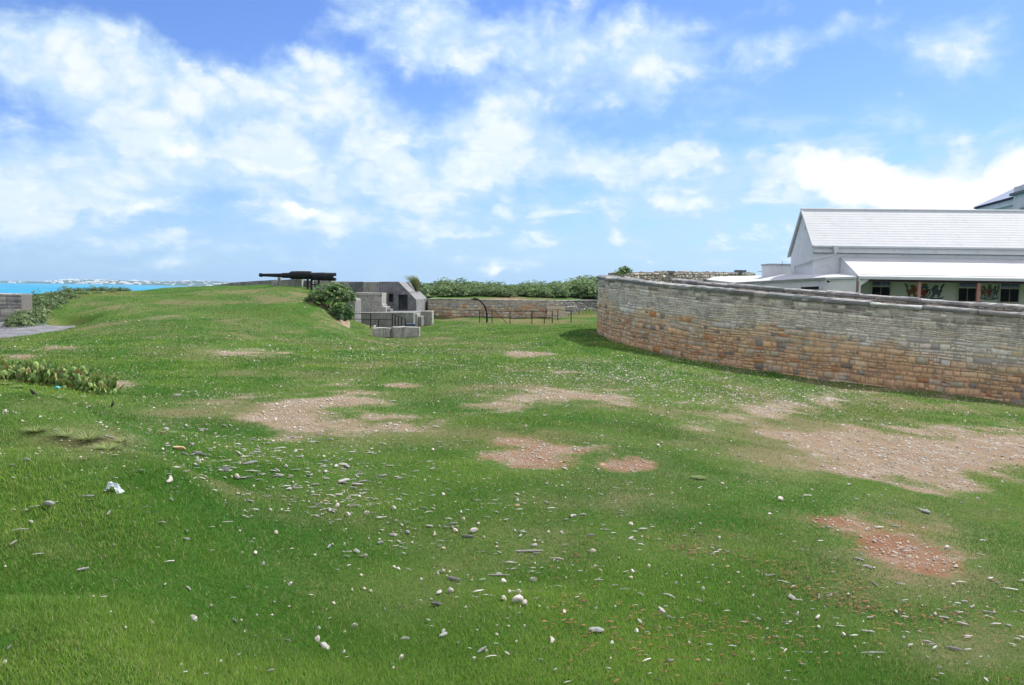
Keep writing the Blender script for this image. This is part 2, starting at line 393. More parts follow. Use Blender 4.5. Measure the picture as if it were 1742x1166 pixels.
for (x, y, Y) in [(300, 560, 33), (300, 530, 42), (300, 505, 50), (300, 489.5, 60), (200, 560, 35), (200, 530, 42), (200, 508, 49), (215, 496, 57),
                  (435, 560, 36), (435, 530, 43), (435, 503, 50), (435, 489, 57), (380, 486.5, 60), (520, 572, 36), (520, 540, 42), (520, 512, 47), (515, 493, 55),
                  (580, 575, 37), (582, 556, 42), (556, 525, 46), (590, 555, 45), (640, 577, 40), (640, 559, 48), (640, 558, 54), (720, 562, 47), (800, 551, 56), (800, 571, 42), (740, 547, 60),
                  (900, 570, 40), (1000, 581, 35.8), (960, 550, 58), (870, 551, 58), (960, 541, 63), (1020, 536, 66), (1100, 540, 66),
                  (60, 560, 38.5), (0, 560, 38.5), (130, 549, 41), (30, 549, 40), (60, 530, 44), (110, 521, 46), (110, 497, 53), (60, 512, 49), (170, 495, 56), (0, 516, 49), (-150, 560, 38), (-150, 520, 50),
                  (430, 489, 66), (560, 492, 66), (700, 520, 66)]:
    ctl.append(P(x, y, Y))
for (X, Y, z) in [(-60, 72, -4), (-35, 75, -3), (-20, 78, -2.5), (0, 90, -2), (25, 90, -2.5), (-75, 95, -11), (-40, 105, -12), (0, 120, -10), (50, 120, -8),
                  (25, 45, -2.8), (30, 60, -2.6), (45, 45, -3), (12, 50, -2.6), (70, 90, -3), (-60, 45, -3), (-60, 25, -2.2), (40, 20, -3.8), (14, 36, -2.8)]:
    ctl.append(np.array([X, Y, z], dtype=float))
for dg in (48, 62):
    for r_, zl, zr_ in [(2.4, -1.45, -1.66), (4, -1.42, -1.82), (7, -1.45, -2.15), (12, -1.62, -2.8), (20, -1.95, -3.3), (35, -2.3, -3.4), (60, -3.0, -3.2)]:
        ctl.append(np.array([-r_ * math.sin(R(dg)), r_ * math.cos(R(dg)), zl])); ctl.append(np.array([r_ * math.sin(R(dg)), r_ * math.cos(R(dg)), zr_]))
ctl.append(np.array([0, 2.4, -1.63]))
ctl = np.array(ctl)
def lp(X, Y):
    r = np.hypot(X, Y); th = np.arctan2(X, Y)
    th = np.clip(th, -R(62), R(62)); r = np.clip(r, 2.4, 130)
    return th * 2.4, np.log(r + 1.5)
cu, cv = lp(ctl[:, 0], ctl[:, 1])
def _U(r2): return np.where(r2 > 1e-12, .5 * r2 * np.log(r2 + 1e-12), 0)
nC = len(ctl)
K = _U((cu[:, None] - cu[None]) ** 2 + (cv[:, None] - cv[None]) ** 2) + np.eye(nC) * 4e-4
Pm = np.c_[np.ones(nC), cu, cv]
A = np.zeros((nC + 3, nC + 3)); A[:nC, :nC] = K; A[:nC, nC:] = Pm; A[nC:, :nC] = Pm.T
W_ = np.linalg.solve(A, np.r_[ctl[:, 2], 0, 0, 0])
# line of the far retaining wall (front face): ground behind it is banked up
FWALL = [(-14, 62.0), (-6.6, 62.0), (-3.0, 62.0), (2.6, 62.3), (4.4, 64.2), (7.5, 67.8), (14, 72.5)]
FWX = np.array([p[0] for p in FWALL]); FWY = np.array([p[1] for p in FWALL])
def bank(X, Y):
    d = Y - np.interp(X, FWX, FWY)
    z = -0.93 + np.interp(d, [0, 3, 9, 14, 22, 45], [0, .14, .62, .70, -.6, -9])
    z = z + .22 * (fbm(X * .35, Y * .3, 5, 3) - .5) * np.clip(d / 3, 0, 1)
    z = z + np.interp(X, [-6, 2, 8, 14], [.02, -.04, .1, .35]) * np.clip(d / 8, 0, 1)
    return z
RIDGE = [(-8.6, 11.6), (-6.2, 9.9), (-4.3, 8.0), (-3.0, 6.4), (-2.25, 5.2), (-1.9, 4.2), (-1.8, 3.0)]
def H(X, Y):
    X = np.atleast_1d(np.asarray(X, dtype=float)); Y = np.atleast_1d(np.asarray(Y, dtype=float))
    out = np.empty(len(X)); CH = 40000
    for i in range(0, len(X), CH):
        x, y = X[i:i + CH], Y[i:i + CH]
        u, v = lp(x, y)
        z = _U((u[:, None] - cu) ** 2 + (v[:, None] - cv) ** 2) @ W_[:nC] + W_[nC] + u * W_[nC + 1] + v * W_[nC + 2]
        th = np.abs(np.arctan2(x, y)); bk = np.clip((th - R(70)) / R(60), 0, 1); bk = bk * bk * (3 - 2 * bk)
        r = np.hypot(x, y)
        z = z * (1 - bk) + bk * (-1.7 - .02 * r)
        near = np.clip((2.4 - r) / 2.4, 0, 1); z = z * (1 - near) + near * (-1.62)
        lump = (fbm(x * .55, y * .55, 1, 3) - .5) * .16 + (fbm(x * 2.3, y * 2.3, 9, 3) - .5) * .05
        z = z + lump * np.clip(r / 5, .35, 1.)
        # tussocky mound, left foreground
        z = z + .10 * np.exp(-(((x + 5.3) / 1.1) ** 2 + ((y - 8.4) / .9) ** 2)) + .10 * np.exp(-(((x + 2.55) / .7) ** 2 + ((y - 5.0) / .9) ** 2))
        dmin = np.full(len(x), 1e9); side = np.zeros(len(x))
        for (ax, ay), (bx, by) in zip(RIDGE[:-1], RIDGE[1:]):
            ex, ey = bx - ax, by - ay; tt = np.clip(((x - ax) * ex + (y - ay) * ey) / (ex * ex + ey * ey), 0, 1); dd = np.hypot(x - ax - tt * ex, y - ay - tt * ey)
            cr = ex * (y - ay) - ey * (x - ax); m2 = dd < dmin; dmin = np.where(m2, dd, dmin); side = np.where(m2, cr, side)
        z = z + .17 * np.where(side < 0, np.exp(-(dmin / 1.9) ** 2), np.exp(-(dmin / .42) ** 2))
        lf = np.clip((-x - .25 * y + .6) / 1.5, 0, 1) * np.clip((13 - y) / 4, 0, 1)
        z = z + lf * (.34 * (fbm(x * .8, y * 1.1, 201, 3) - .5))
        # hollow by the tarmac
        z = z - .6 * np.exp(-(((x + 22.9) / 1.0) ** 4 + ((y - 41.4) / 1.1) ** 6))
        # banked ground behind the retaining wall
        w = np.clip((y - np.interp(x, FWX, FWY) - .12) / .3, 0, 1) * np.clip((x + 6.9) / .3, 0, 1) * np.clip((15 - x) / 2, 0, 1)
        z = z * (1 - w) + bank(x, y) * w
        far = np.clip((r - 100) / 60, 0, 1); z = z * (1 - far) + far * (-22)
        out[i:i + CH] = z
    return out
def H1(x, y): return float(H([x], [y])[0])
def ground_px(px, py, Ymin=1.6, Ymax=75):
    d = ray(px, py); ys = np.exp(np.linspace(math.log(Ymin), math.log(Ymax), 260))
    g = d[None] * (ys / d[1])[:, None]
    dz = g[:, 2] - H(g[:, 0], g[:, 1])
    s = np.where(dz < 0)[0]
    if len(s) == 0 or s[0] == 0: return None
    i = s[0]; f = dz[i - 1] / (dz[i - 1] - dz[i])
    return g[i - 1] * (1 - f) + g[i] * f
def at_depth(px, Y):
    x = P(px, 560, Y)[0]; return np.array([x, Y, H1(x, Y)])

# patches worn bare (outlines read off the photo, carried to the ground)
def E(cx, cy, rx, ry): return [(cx + rx * math.cos(a), cy + ry * math.sin(a)) for a in np.linspace(0, 2 * math.pi, 13)[:-1]]
PATCH = [  # outline, redness, whiteness, strength
    ([(345, 688), (440, 682), (590, 665), (645, 680), (640, 692), (580, 700), (680, 716), (735, 733), (700, 745), (600, 749), (500, 742), (440, 728), (395, 715), (400, 701)], .25, .45, 1),
    ([(805, 688), (880, 670), (1000, 660), (1065, 678), (1000, 684), (860, 693)], .2, .4, 1),
    ([(866, 740), (920, 737), (1005, 757), (950, 768), (940, 786), (900, 791), (838, 775), (885, 762)], .75, .25, 1),
    (E(1066, 794, 36, 9), .8, .2, 1),
    ([(1185, 705), (1250, 697), (1340, 690), (1405, 683), (1412, 688), (1330, 703), (1260, 715), (1215, 725)], .1, .9, 1),
    ([(1250, 728), (1400, 731), (1742, 733), (1900, 735), (1900, 800), (1680, 796), (1705, 840), (1560, 836), (1440, 816), (1400, 790), (1330, 752)], .4, .5, 1),
    ([(1350, 873), (1450, 871), (1480, 888), (1570, 900), (1705, 950), (1640, 978), (1540, 985), (1480, 950), (1460, 908), (1380, 892)], .95, .3, 1),
    (E(415, 600, 75, 5), .2, .8, .9), (E(900, 603, 40, 4), .35, .6, .95), (E(100, 592, 30, 4), .4, .4, .8), (E(25, 606, 30, 4), .4, .6, .8), (E(685, 656, 34, 5), .5, .4, .85),
    (E(850, 647, 18, 5), .2, .7, .8), (E(965, 634, 30, 4), .4, .5, .75), (E(285, 541, 42, 5), .3, .5, .62), (E(495, 566, 28, 3), .9, .3, .8), (E(200, 655, 26, 6), .4, .6, .8),
    (E(1180, 685, 50, 7), .4, .6, .8), (E(640, 560, 30, 3), .6, .3, .5), (E(570, 540, 30, 26), .6, .4, .62), (E(880, 508, 60, 3), .8, .3, .75), (E(930, 499, 45, 3), .6, .5, .65), (E(1450, 668, 60, 4), .4, .7, .62),
    ([(1600, 668), (1742, 686), (1900, 706), (1900, 712), (1742, 697), (1600, 676)], .5, .1, .85), (E(1540, 664, 60, 5), .5, .1, .7), (E(1260, 632, 60, 4), .5, .2, .55),
    (E(300, 720, 60, 14), .3, .4, .5), (E(600, 800, 90, 12), .3, .3, .38), (E(1330, 800, 130, 40), .5, .2, .42), (E(1500, 1010, 110, 40), .7, .1, .36), (E(1650, 1080, 120, 60), .7, .1, .36), (E(1180, 930, 80, 30), .8, .1, .3),
    (E(170, 745, 90, 22), .3, .3, .42), (E(700, 620, 120, 10), .3, .3, .35), (E(1040, 640, 120, 18), .3, .7, .38), (E(870, 587, 60, 3), .8, .1, .5)]
def seg_sdf(px, py, poly, ys=2.6):
    poly = [(a, b_ * ys) for a, b_ in poly]; y = py * ys; d = np.full(len(px), 1e9); ins = np.zeros(len(px), bool)
    n = len(poly)
    for i in range(n):
        (ax, ay), (bx, by) = poly[i], poly[(i + 1) % n]
        ex, ey = bx - ax, by - ay; tt = np.clip(((px - ax) * ex + (y - ay) * ey) / (ex * ex + ey * ey), 0, 1)
        d = np.minimum(d, np.hypot(px - ax - tt * ex, y - ay - tt * ey))
        c = ((ay > y) != (by > y)); xs = (bx - ax) * (y - ay) / (by - ay + 1e-9) + ax
        ins ^= c & (px < xs)
    return np.where(ins, d, -d)
DRYE = [(1350, 740, 330, 90, .75), (1600, 880, 240, 70, .6), (600, 745, 250, 45, .45), (870, 670, 380, 45, .5), (300, 520, 170, 26, .42), (450, 500, 110, 14, .5), (200, 560, 170, 16, .5), (1080, 830, 220, 50, .55),
        (150, 750, 140, 34, .75), (60, 690, 120, 20, .5), (1500, 1000, 220, 80, .55), (700, 578, 140, 12, .5), (1180, 935, 110, 40, .5), (330, 700, 140, 30, .6), (430, 560, 120, 14, .5), (870, 545, 150, 8, .5), (880, 503, 140, 12, .5), (1650, 1100, 180, 70, .6), (90, 930, 90, 30, .4), (420, 1090, 90, 26, .35), (1480, 700, 200, 30, .6)]
def dry_at(X, Y, Z):
    px, py = project(X, Y, Z); v = np.zeros(len(X))
    for cx, cy, rx, ry, st_ in DRYE: v = np.maximum(v, st_ * np.exp(-((px - cx) / rx) ** 2 - ((py - cy) / ry) ** 2))
    n_ = fbm(X * .45, Y * .45, 121, 4); n2_ = fbm(X * 1.7, Y * 1.7, 131, 4)
    return np.clip(v * (.35 + 1.3 * n2_) + np.clip(n_ * 2.8 - 1.35, 0, .7) * (.3 + n2_), 0, 1)
def bare_at(X, Y, Z):
    px, py = project(X, Y, Z)
    bare = np.zeros(len(X)); red = np.full(len(X), .3); wh = np.full(len(X), .3)
    wx = (fbm(X * 1.3, Y * 1.3, 21, 4) - .5); 
    for poly, r_, w_, s_ in PATCH:
        a = np.array(poly); m_ = (px > a[:, 0].min() - 60) & (px < a[:, 0].max() + 60) & (py > a[:, 1].min() - 25) & (py < a[:, 1].max() + 25)
        if not m_.any(): continue
        d = seg_sdf(px[m_], py[m_], poly)
        size = min(np.ptp(a[:, 0]), np.ptp(a[:, 1]) * 2.6)
        sc = np.clip(size * .30, 3.5, 30)
        v = s_ / (1 + np.exp(-np.clip((d / sc + wx[m_] * 5), -20, 20)))
        up = v > bare[m_]; idx = np.where(m_)[0][up]
        bare[idx] = v[up]; red[idx] = r_; wh[idx] = w_
    return bare, red, wh

rings = [0.0] + list(np.exp(np.linspace(math.log(1.2), math.log(175), 800)))
ths = np.concatenate([np.arange(-180, -50, 3.0), np.arange(-50, 50, .14), np.arange(50, 180, 3.0)])
RR, TT = np.meshgrid(np.array(rings[1:]), np.radians(ths), indexing='ij')
gx, gy = (RR * np.sin(TT)).ravel(), (RR * np.cos(TT)).ravel()
gz = H(gx, gy)
bare, red, wh = bare_at(gx, gy, gz); dry = dry_at(gx, gy, gz)
nt, nr = len(ths), len(rings) - 1
ii, jj = np.meshgrid(np.arange(nr - 1), np.arange(nt), indexing='ij'); j2 = (jj + 1) % nt
F = np.stack([ii * nt + jj, ii * nt + j2, (ii + 1) * nt + j2, (ii + 1) * nt + jj], -1).reshape(-1, 4)[:, ::-1]
gV = np.c_[gx, gy, gz]
# close the middle under the camera with a fan of quads (two degenerate-free rings)
c0 = len(gV); gV = np.vstack([gV, [[0, 0, -1.62]]])
me = base_mesh('ground', gV, F, np.c_[np.r_[bare, 0], np.r_[red, 0], np.r_[wh, 0]], smooth=True)
_a = me.attributes.new('Dry', 'FLOAT', 'POINT'); _a.data.foreach_set('value', np.r_[dry, 0].astype(np.float32))
ground = bpy.data.objects.new('ground', me); COL.objects.link(ground); ground['kind'] = 'structure'
m, k, b = new_mat('turf_and_bare_earth', .95, .05)
at = k.n('ShaderNodeAttribute', attribute_name='Col'); sp = k.n('ShaderNodeSeparateColor'); k.L.new(at.outputs['Color'], sp.inputs[0])
pos = k.n('ShaderNodeNewGeometry').outputs['Position']
n1 = k.noise(pos, .38, 5, .6); n2 = k.noise(pos, 2.4, 6, .65); n3 = k.noise(pos, 14, 6, .7); n4 = k.noise(pos, 60, 4, .7)
g = k.mix(k.sstep(n1, .36, .64), (.034, .105, .017), (.078, .15, .031))
g = k.mix(k.math('MULTIPLY', k.sstep(n2, .42, .66), .6), g, (.042, .115, .016))
g = k.mix(k.math('MULTIPLY', k.sstep(n3, .50, .75), .55), g, (.15, .17, .055))
g = k.mix(k.math('MULTIPLY', k.sstep(n4, .45, .8), .5), g, (.02, .055, .010))
dra = k.n('ShaderNodeAttribute', attribute_name='Dry').outputs['Fac']
g = k.mix(k.math('MULTIPLY', k.sstep(k.math('ADD', dra, k.math('MULTIPLY', k.math('SUBTRACT', n3, .5), .9)), .15, .80), .7), g, (.145, .155, .068))
g = k.mix(k.math('MULTIPLY', k.sstep(k.math('ADD', dra, k.math('MULTIPLY', k.math('SUBTRACT', n4, .5), 1.2)), .60, 1.0), .45), g, (.20, .15, .095))
n5 = k.noise(pos, .16, 4, .6)
g = k.mix(k.math('MULTIPLY', k.sstep(n5, .50, .66), .45), g, (.13, .13, .045))
dn = k.noise(pos, 9, 8, .75)
d0 = k.mix(k.math('POWER', sp.outputs[1], 1.6), (.245, .19, .13), (.21, .10, .055))
d0 = k.mix(k.math('MULTIPLY', k.sstep(n2, .4, .65), .5), d0, (.30, .25, .195))
spk = k.sstep(k.noise(pos, 34, 3, .8), .60, .66)
spk2 = k.math('MULTIPLY', spk, k.math('ADD', .25, k.math('MULTIPLY', sp.outputs[2], .75)))
d0 = k.mix(spk2, d0, (.52, .48, .42))
wf = k.math('MULTIPLY', k.sstep(k.noise(pos, 1.6, 6, .7), .56, .66), sp.outputs[2])
d0 = k.mix(k.math('MULTIPLY', wf, .8), d0, (.50, .46, .42))
bf = k.math('ADD', sp.outputs[0], k.math('MULTIPLY', k.math('SUBTRACT', n3, .5), 1.1))
bf = k.math('ADD', bf, k.math('MULTIPLY', k.math('SUBTRACT', n4, .5), .7))
bf = k.sstep(bf, .30, .74)
k.put(b.inputs['Base Color'], k.mix(bf, g, d0))
bump(k, b, k.math('ADD', k.noise(pos, 45, 6, .7), k.math('MULTIPLY', dn, .6)), .8, .03)
me.materials.append(m)

# sea
sea = mk('sea', (np.array([(-30000, -3000, -15), (30000, -3000, -15), (30000, 42000, -15), (-30000, 42000, -15)]), [(0, 1, 2, 3)]), 'sea', kind='structure')

exec_order_marker = 1
# ------------------------------------------------------------------ masonry builder
def catmull(pts, n=14):
    pts = np.asarray(pts, dtype=float); out = []
    q = np.vstack([2 * pts[0] - pts[1], pts, 2 * pts[-1] - pts[-2]])
    for i in range(1, len(q) - 2):
        for s in np.linspace(0, 1, n, endpoint=False):
            a, b_, c, d = q[i - 1], q[i], q[i + 1], q[i + 2]
            out.append(.5 * ((2 * b_) + (c - a) * s + (2 * a - 5 * b_ + 4 * c - d) * s ** 2 + (-a + 3 * b_ - 3 * c + d) * s ** 3))
    out.append(pts[-1]); return np.array(out)
class Path:
    """plan line with base and top heights; d = distance along it, o = outwards (towards the viewer's side)"""
    def __init__(s, pts, side=1):
        s.p = np.asarray(pts, dtype=float)            # x y base top
        s.s = np.r_[0, np.cumsum(np.hypot(np.diff(s.p[:, 0]), np.diff(s.p[:, 1])))]; s.L = s.s[-1]; s.side = side
    def at(s, d, hf, o):                              # hf: height above base in metres
        d = np.clip(d, 0, s.L)
        x = np.interp(d, s.s, s.p[:, 0]); y = np.interp(d, s.s, s.p[:, 1]); zb = np.interp(d, s.s, s.p[:, 2])
        e = .25; dx = np.interp(d + e, s.s, s.p[:, 0]) - np.interp(d - e, s.s, s.p[:, 0]); dy = np.interp(d + e, s.s, s.p[:, 1]) - np.interp(d - e, s.s, s.p[:, 1])
        l = np.hypot(dx, dy) + 1e-9; nx, ny = dy / l * s.side, -dx / l * s.side
        return np.stack([x + nx * o, y + ny * o, zb + hf], -1)
    def H(s, d): return np.interp(d, s.s, s.p[:, 3] - s.p[:, 2])
def stones(path, rowh, lenr, colfn, seed=1, gap=.012, relief=.03, big=.12, hmax=None, h0=0., inset=.022, warp=.22):
    r = random.Random(seed); V, F, C = [], [], []
    Hm = float(max(path.p[:, 3] - path.p[:, 2])) if hmax is None else hmax
    h = h0
    while h < Hm - .04:
        rh = rowh(h, r); 
        d = -r.random() * .3
        while d < path.L:
            ln = lenr(h, r)
            cells = [(d, d + ln, h, h + rh)]
            if r.random() < .34 and rh > .13: m_ = h + rh * r.uniform(.4, .6); cells = [(d, d + ln, h, m_), (d, d + ln * .55, m_, h + rh), (d + ln * .55, d + ln, m_, h + rh)]
            for (a, b_, c, e) in cells:
                top = float(path.H((a + b_) / 2)); e = min(e + r.uniform(-.008, .008), top + .0)
                a2, b2 = max(a + gap * r.uniform(.5, 1.4), 0), min(b_ - gap * r.uniform(.5, 1.4), path.L)
                c2, e2 = c + gap * r.uniform(.4, 1.3), e - gap * r.uniform(.4, 1.3)
                if b2 - a2 < .04 or e2 - c2 < .03: continue
                rel = relief * r.uniform(.45, 1.25); ins = min(inset * r.uniform(.6, 1.6), (b2 - a2) * .3, (e2 - c2) * .3)
                j = lambda: r.uniform(-.014, .014)
                n = len(V) 
                outer = [(a2, c2), (b2, c2), (b2, e2), (a2, e2)]
                inner = [(a2 + ins + j(), c2 + ins + j()), (b2 - ins + j(), c2 + ins + j()), (b2 - ins + j(), e2 - ins + j()), (a2 + ins + j(), e2 - ins + j())]
                for (dd, hh) in outer: V.append((dd, hh, -.01))
                for (dd, hh) in inner: V.append((dd, hh, rel + r.uniform(-.006, .006)))
                F += [(n + 4, n + 5, n + 6, n + 7)] + [(n + q, n + (q + 1) % 4, n + 4 + (q + 1) % 4, n + 4 + q) for q in range(4)]
                col = colfn((a2 + b2) / 2, (c2 + e2) / 2, top, r)
                C += [tuple(x * .8 for x in col)] * 4 + [col] * 4
            d += ln
        h += rh
    V = np.array(V)
    w1, w2 = fbm(V[:, 0] * .9, V[:, 1] * 2.2, seed + 60, 3) - .5, fbm(V[:, 0] * 1.4, V[:, 1] * 1.6, seed + 80, 3) - .5
    k_ = np.clip((V[:, 1] - h0) / .2, 0, 1) * np.clip((path.H(V[:, 0]) - V[:, 1]) / .2, 0, 1)
    V[:, 1] += w1 * warp * k_; V[:, 0] = np.clip(V[:, 0] + w2 * warp, 0, path.L)
    W = path.at(V[:, 0], V[:, 1], V[:, 2])
    return W, np.array(F), np.array(C)
def core(path, thick, colfn, rows=10, out=0., top_off=0.):
    """the solid wall behind the face stones, mortar coloured"""
    ds = np.linspace(0, path.L, max(8, int(path.L / .4))); V, C = [], []
    for q in range(rows + 1):
        hh = path.H(ds) * q / rows + (top_off if q == rows else 0)
        V.append(path.at(ds, hh, out * np.ones_like(ds))); C += [colfn(a, b_, c) for a, b_, c in zip(ds, hh, path.H(ds))]
    n = len(ds)
    V.append(path.at(ds, path.H(ds) + top_off, -thick * np.ones_like(ds))); C += [C[-1]] * n
    V.append(path.at(ds, np.zeros_like(ds), -thick * np.ones_like(ds))); C += [C[0]] * n
    F = []
    for q in range(rows + 2):
        for i in range(n - 1): F.append((q * n + i, q * n + i + 1, (q + 1) * n + i + 1, (q + 1) * n + i))
    T = (rows + 2) * n
    for e in (0, n - 1): F.append(tuple(q * n + e for q in range(rows + 3)))
    return np.vstack(V), F, np.array(C)
def coping(path, thick, slab, th, over, seed, colfn, sink=0.):
    r = random.Random(seed); parts = []; d = 0
    while d < path.L - .05:
        ln = slab * r.uniform(.6, 1.5); e = min(d + ln, path.L)
        k_ = max(2, int((e - d) / .18) + 1); ds = np.linspace(d + .006, e - .006, k_)
        o1 = over + r.uniform(-.025, .03); t1 = th * r.uniform(.8, 1.15); z0 = r.uniform(-.012, .012) - sink
        col = np.array(colfn(r)); V = []; C = []
        wob = [r.uniform(-.013, .013) for _ in range(k_ * 5)]
        for q, (oo, zz) in enumerate([(o1, z0), (o1 + .012, z0 + t1 * .7), (o1 - .05, z0 + t1), (-thick * .5, z0 + t1 * 1.12), (-thick - .05, z0 + t1 * .9), (-thick - .05, z0)]):
            w = np.array([wob[(q * k_ + i) % len(wob)] for i in range(k_)])
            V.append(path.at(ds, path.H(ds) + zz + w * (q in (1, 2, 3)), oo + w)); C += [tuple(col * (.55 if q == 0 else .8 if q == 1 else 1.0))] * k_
        V = np.vstack(V); F = []
        for q in range(6):
            q2 = (q + 1) % 6
            for i in range(k_ - 1): F.append((q * k_ + i, q * k_ + i + 1, q2 * k_ + i + 1, q2 * k_ + i))
        F.append(tuple(q * k_ for q in range(6))); F.append(tuple(q * k_ + k_ - 1 for q in reversed(range(6))))
        parts.append((V, F, np.array(C))); d = e
    return join(parts)
def jit(c, r, a=.12): 
    f = 1 + r.uniform(-a, a); return tuple(max(.01, x * f * (1 + r.uniform(-.04, .04))) for x in c)

# ------------------------------------------------------------------ the long curved perimeter wall
wp = []
for (x, y) in [(7.2, 48.6), (5.75, 45.4), (4.85, 42.6)]:
    wp.append((x, y, -2.35, .74 - .13))
for (px, yb, yt, Yb) in [(1016, 567, 470, 40.0), (1030, 575, 472, 37.6), (1069, 588, 476, 34.2), (1138, 605, 484, 31.6), (1230, 622, 492.5, 29.8), (1400, 643, 509, 28.3), (1596, 668, 523, 26.4), (1742, 684, 534, 25.5), (1950, 706, 548, 24.6)]:
    a = P(px, yb, Yb); b_ = P(px, yt, Yb); wp.append((a[0], a[1], a[2] - .25, b_[2] - .13))
outer_path = Path(catmull(wp), side=1)
def wall_col(d, h, top, r):
    t_ = (h - .25) / (top - .25); nb = fbm(np.array([d * .35]), np.array([h * .8]), 3, 3)[0]
    lim = .56 + (nb - .5) * .8 + .002 * d
    if t_ < lim:
        w = min(1, max(0, (lim - t_) / .2)); a = np.array((.68, .54, .37)); o = np.array((.66, .43, .25))
        c = a * (1 - w) + o * w
        q = r.random()
        if q < .16: c = np.array((.52, .45, .34))
        elif q < .24: c = np.array((.25, .23, .20))
        elif q < .30: c = np.array((.50, .25, .11))
    else:
        c = np.array((.74, .70, .63)); q = r.random()
        if q < .22: c = np.array((.60, .58, .55))
        elif q < .30: c = np.array((.62, .54, .42))
        elif q < .36: c = np.array((.42, .40, .39))
        if t_ > .86: c = c * r.choice([.40, .55, .75, 1])
    return jit(c, r)
def mortar_col(d, h, top):
    t_ = h / top
    w = float(np.clip((t_ - .42 - .08 * math.sin(d)) / .12, 0, 1)); a, b_ = np.array((.46, .29, .18)), np.array((.50, .46, .40))
    return tuple(a * (1 - w) + b_ * w)
wall = thing('perimeter_wall', outer_path.at(outer_path.L * .5, 0., 0.), 'long curving stone block wall, grey above and orange below, dark coping on top', 'wall')
mk('wall_core', core(outer_path, .75, mortar_col), 'masonry', wall)
def rowh(h, r): return r.choice([r.uniform(.08, .14), r.uniform(.15, .27), r.uniform(.17, .27)]) if h < 1.35 else r.choice([r.uniform(.05, .10), r.uniform(.06, .12), r.uniform(.12, .22)])
def lenr(h, r): return r.uniform(.12, .46) if h < 1.35 else r.choice([r.uniform(.12, .35), r.uniform(.25, .8)])
mk('face_stones', stones(outer_path, rowh, lenr, wall_col, 5, gap=.009, relief=.022, warp=.14), 'masonry', wall)
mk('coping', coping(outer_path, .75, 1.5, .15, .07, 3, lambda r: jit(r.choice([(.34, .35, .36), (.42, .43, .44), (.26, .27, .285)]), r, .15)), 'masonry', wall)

# inner parapet behind it
ip = []
for (px, yt, Y) in [(1143, 474, 37.5), (1200, 480, 34.5), (1300, 487.5, 32.3), (1457, 500, 30.6), (1600, 511, 29.3), (1742, 520.5, 28.4), (1950, 533, 27.4)]:
    b_ = P(px, yt, Y); ip.append((b_[0], b_[1], b_[2] - 1.8, b_[2] - .12))
inner_path = Path(catmull(ip), side=1)
wall2 = thing('inner_parapet', inner_path.at(inner_path.L * .5, 0., 0.), 'second lower line of stone parapet running just behind the long curved wall', 'wall')
grey_mortar = lambda d, h, top: (.15, .14, .13)
mk('wall_core', core(inner_path, .6, grey_mortar), 'masonry', wall2)
mk('face_stones', stones(inner_path, lambda h, r: r.uniform(.12, .24), lambda h, r: r.uniform(.2, .6), lambda d, h, t_, r: jit(r.choice([(.38, .36, .31), (.28, .275, .26), (.20, .2, .2), (.45, .40, .32)]), r), 6), 'masonry', wall2)
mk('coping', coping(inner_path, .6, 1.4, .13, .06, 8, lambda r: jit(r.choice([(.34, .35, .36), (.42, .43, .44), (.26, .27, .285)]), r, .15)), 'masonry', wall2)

# walkway between the two, and rough ruined wall at the back
wk = []
n_ = 40
ds = np.linspace(0, 1, n_)
A_ = outer_path.at(ds * outer_path.L, outer_path.H(ds * outer_path.L) - .9, -.74 * np.ones(n_)); B_ = inner_path.at(ds * inner_path.L, 0 * ds + .7, .0 * ds)
mk('parapet_walk', (np.vstack([A_, B_]), [(i, i + 1, n_ + i + 1, n_ + i) for i in range(n_ - 1)]), 'concrete', kind='structure')
rp = []
for (px, yt, Y, ) in [(1056, 464.8, 47.5), (1090, 463.5, 50.5), (1145, 463.3, 55), (1210, 463.5, 62), (1285, 464.5, 70)]:
    b_ = P(px, yt, Y); rp.append((b_[0], b_[1], b_[2] - 3.0, b_[2]))
ruin_path = Path(catmull(rp, 8), side=1)
ruin = thing('ruined_wall', ruin_path.at(ruin_path.L * .5, 0., 0.), 'crumbling pale rubble wall rising behind the left end of the curved wall', 'wall')
mk('wall_core', core(ruin_path, .8, lambda d, h, t_: (.24, .22, .19)), 'masonry', ruin)
mk('rubble_face', stones(ruin_path, lambda h, r: r.uniform(.10, .26), lambda h, r: r.uniform(.15, .5), lambda d, h, t_, r: jit(r.choice([(.50, .46, .38), (.40, .36, .29), (.30, .28, .25), (.55, .52, .45)]), r, .2), 9, relief=.07), 'masonry', ruin)
def rock_lump(c, sx, sy, sz, seed, sub=2, rot=0):
    import bmesh
    bm = bmesh.new(); bmesh.ops.create_icosphere(bm, subdivisions=sub, radius=1)
    V = np.array([v.co[:] for v in bm.verts]); F = [tuple(v.index for v in f.verts) for f in bm.faces]; bm.free()
    r = np.random.default_rng(seed); 
    for _ in range(9):                                # chipped flat facets
        n = r.normal(size=3); n /= np.linalg.norm(n); dd = r.uniform(.38, .75); s_ = V @ n
        V = V - np.where(s_ > dd, s_ - dd, 0)[:, None] * n * .97
    V = V * (1 + (r.random((len(V), 1)) - .5) * .07) * np.array([sx, sy, sz])
    ca, sa = math.cos(rot), math.sin(rot); V = V @ np.array([[ca, sa, 0], [-sa, ca, 0], [0, 0, 1]])
    return V + np.array(c), F
parts = []
for i in range(60):
    d = rnd.uniform(0, ruin_path.L); c = ruin_path.at(d, ruin_path.H(d) + .0, -rnd.uniform(0, .7))
    V, F = rock_lump(c, rnd.uniform(.1, .35), rnd.uniform(.1, .3), rnd.uniform(.05, .14), i, 1); parts.append((V, F, jit(rnd.choice([(.45, .43, .38), (.3, .29, .27), (.2, .2, .19)]), rnd)))
mk('rubble_top', join(parts), 'masonry', ruin)
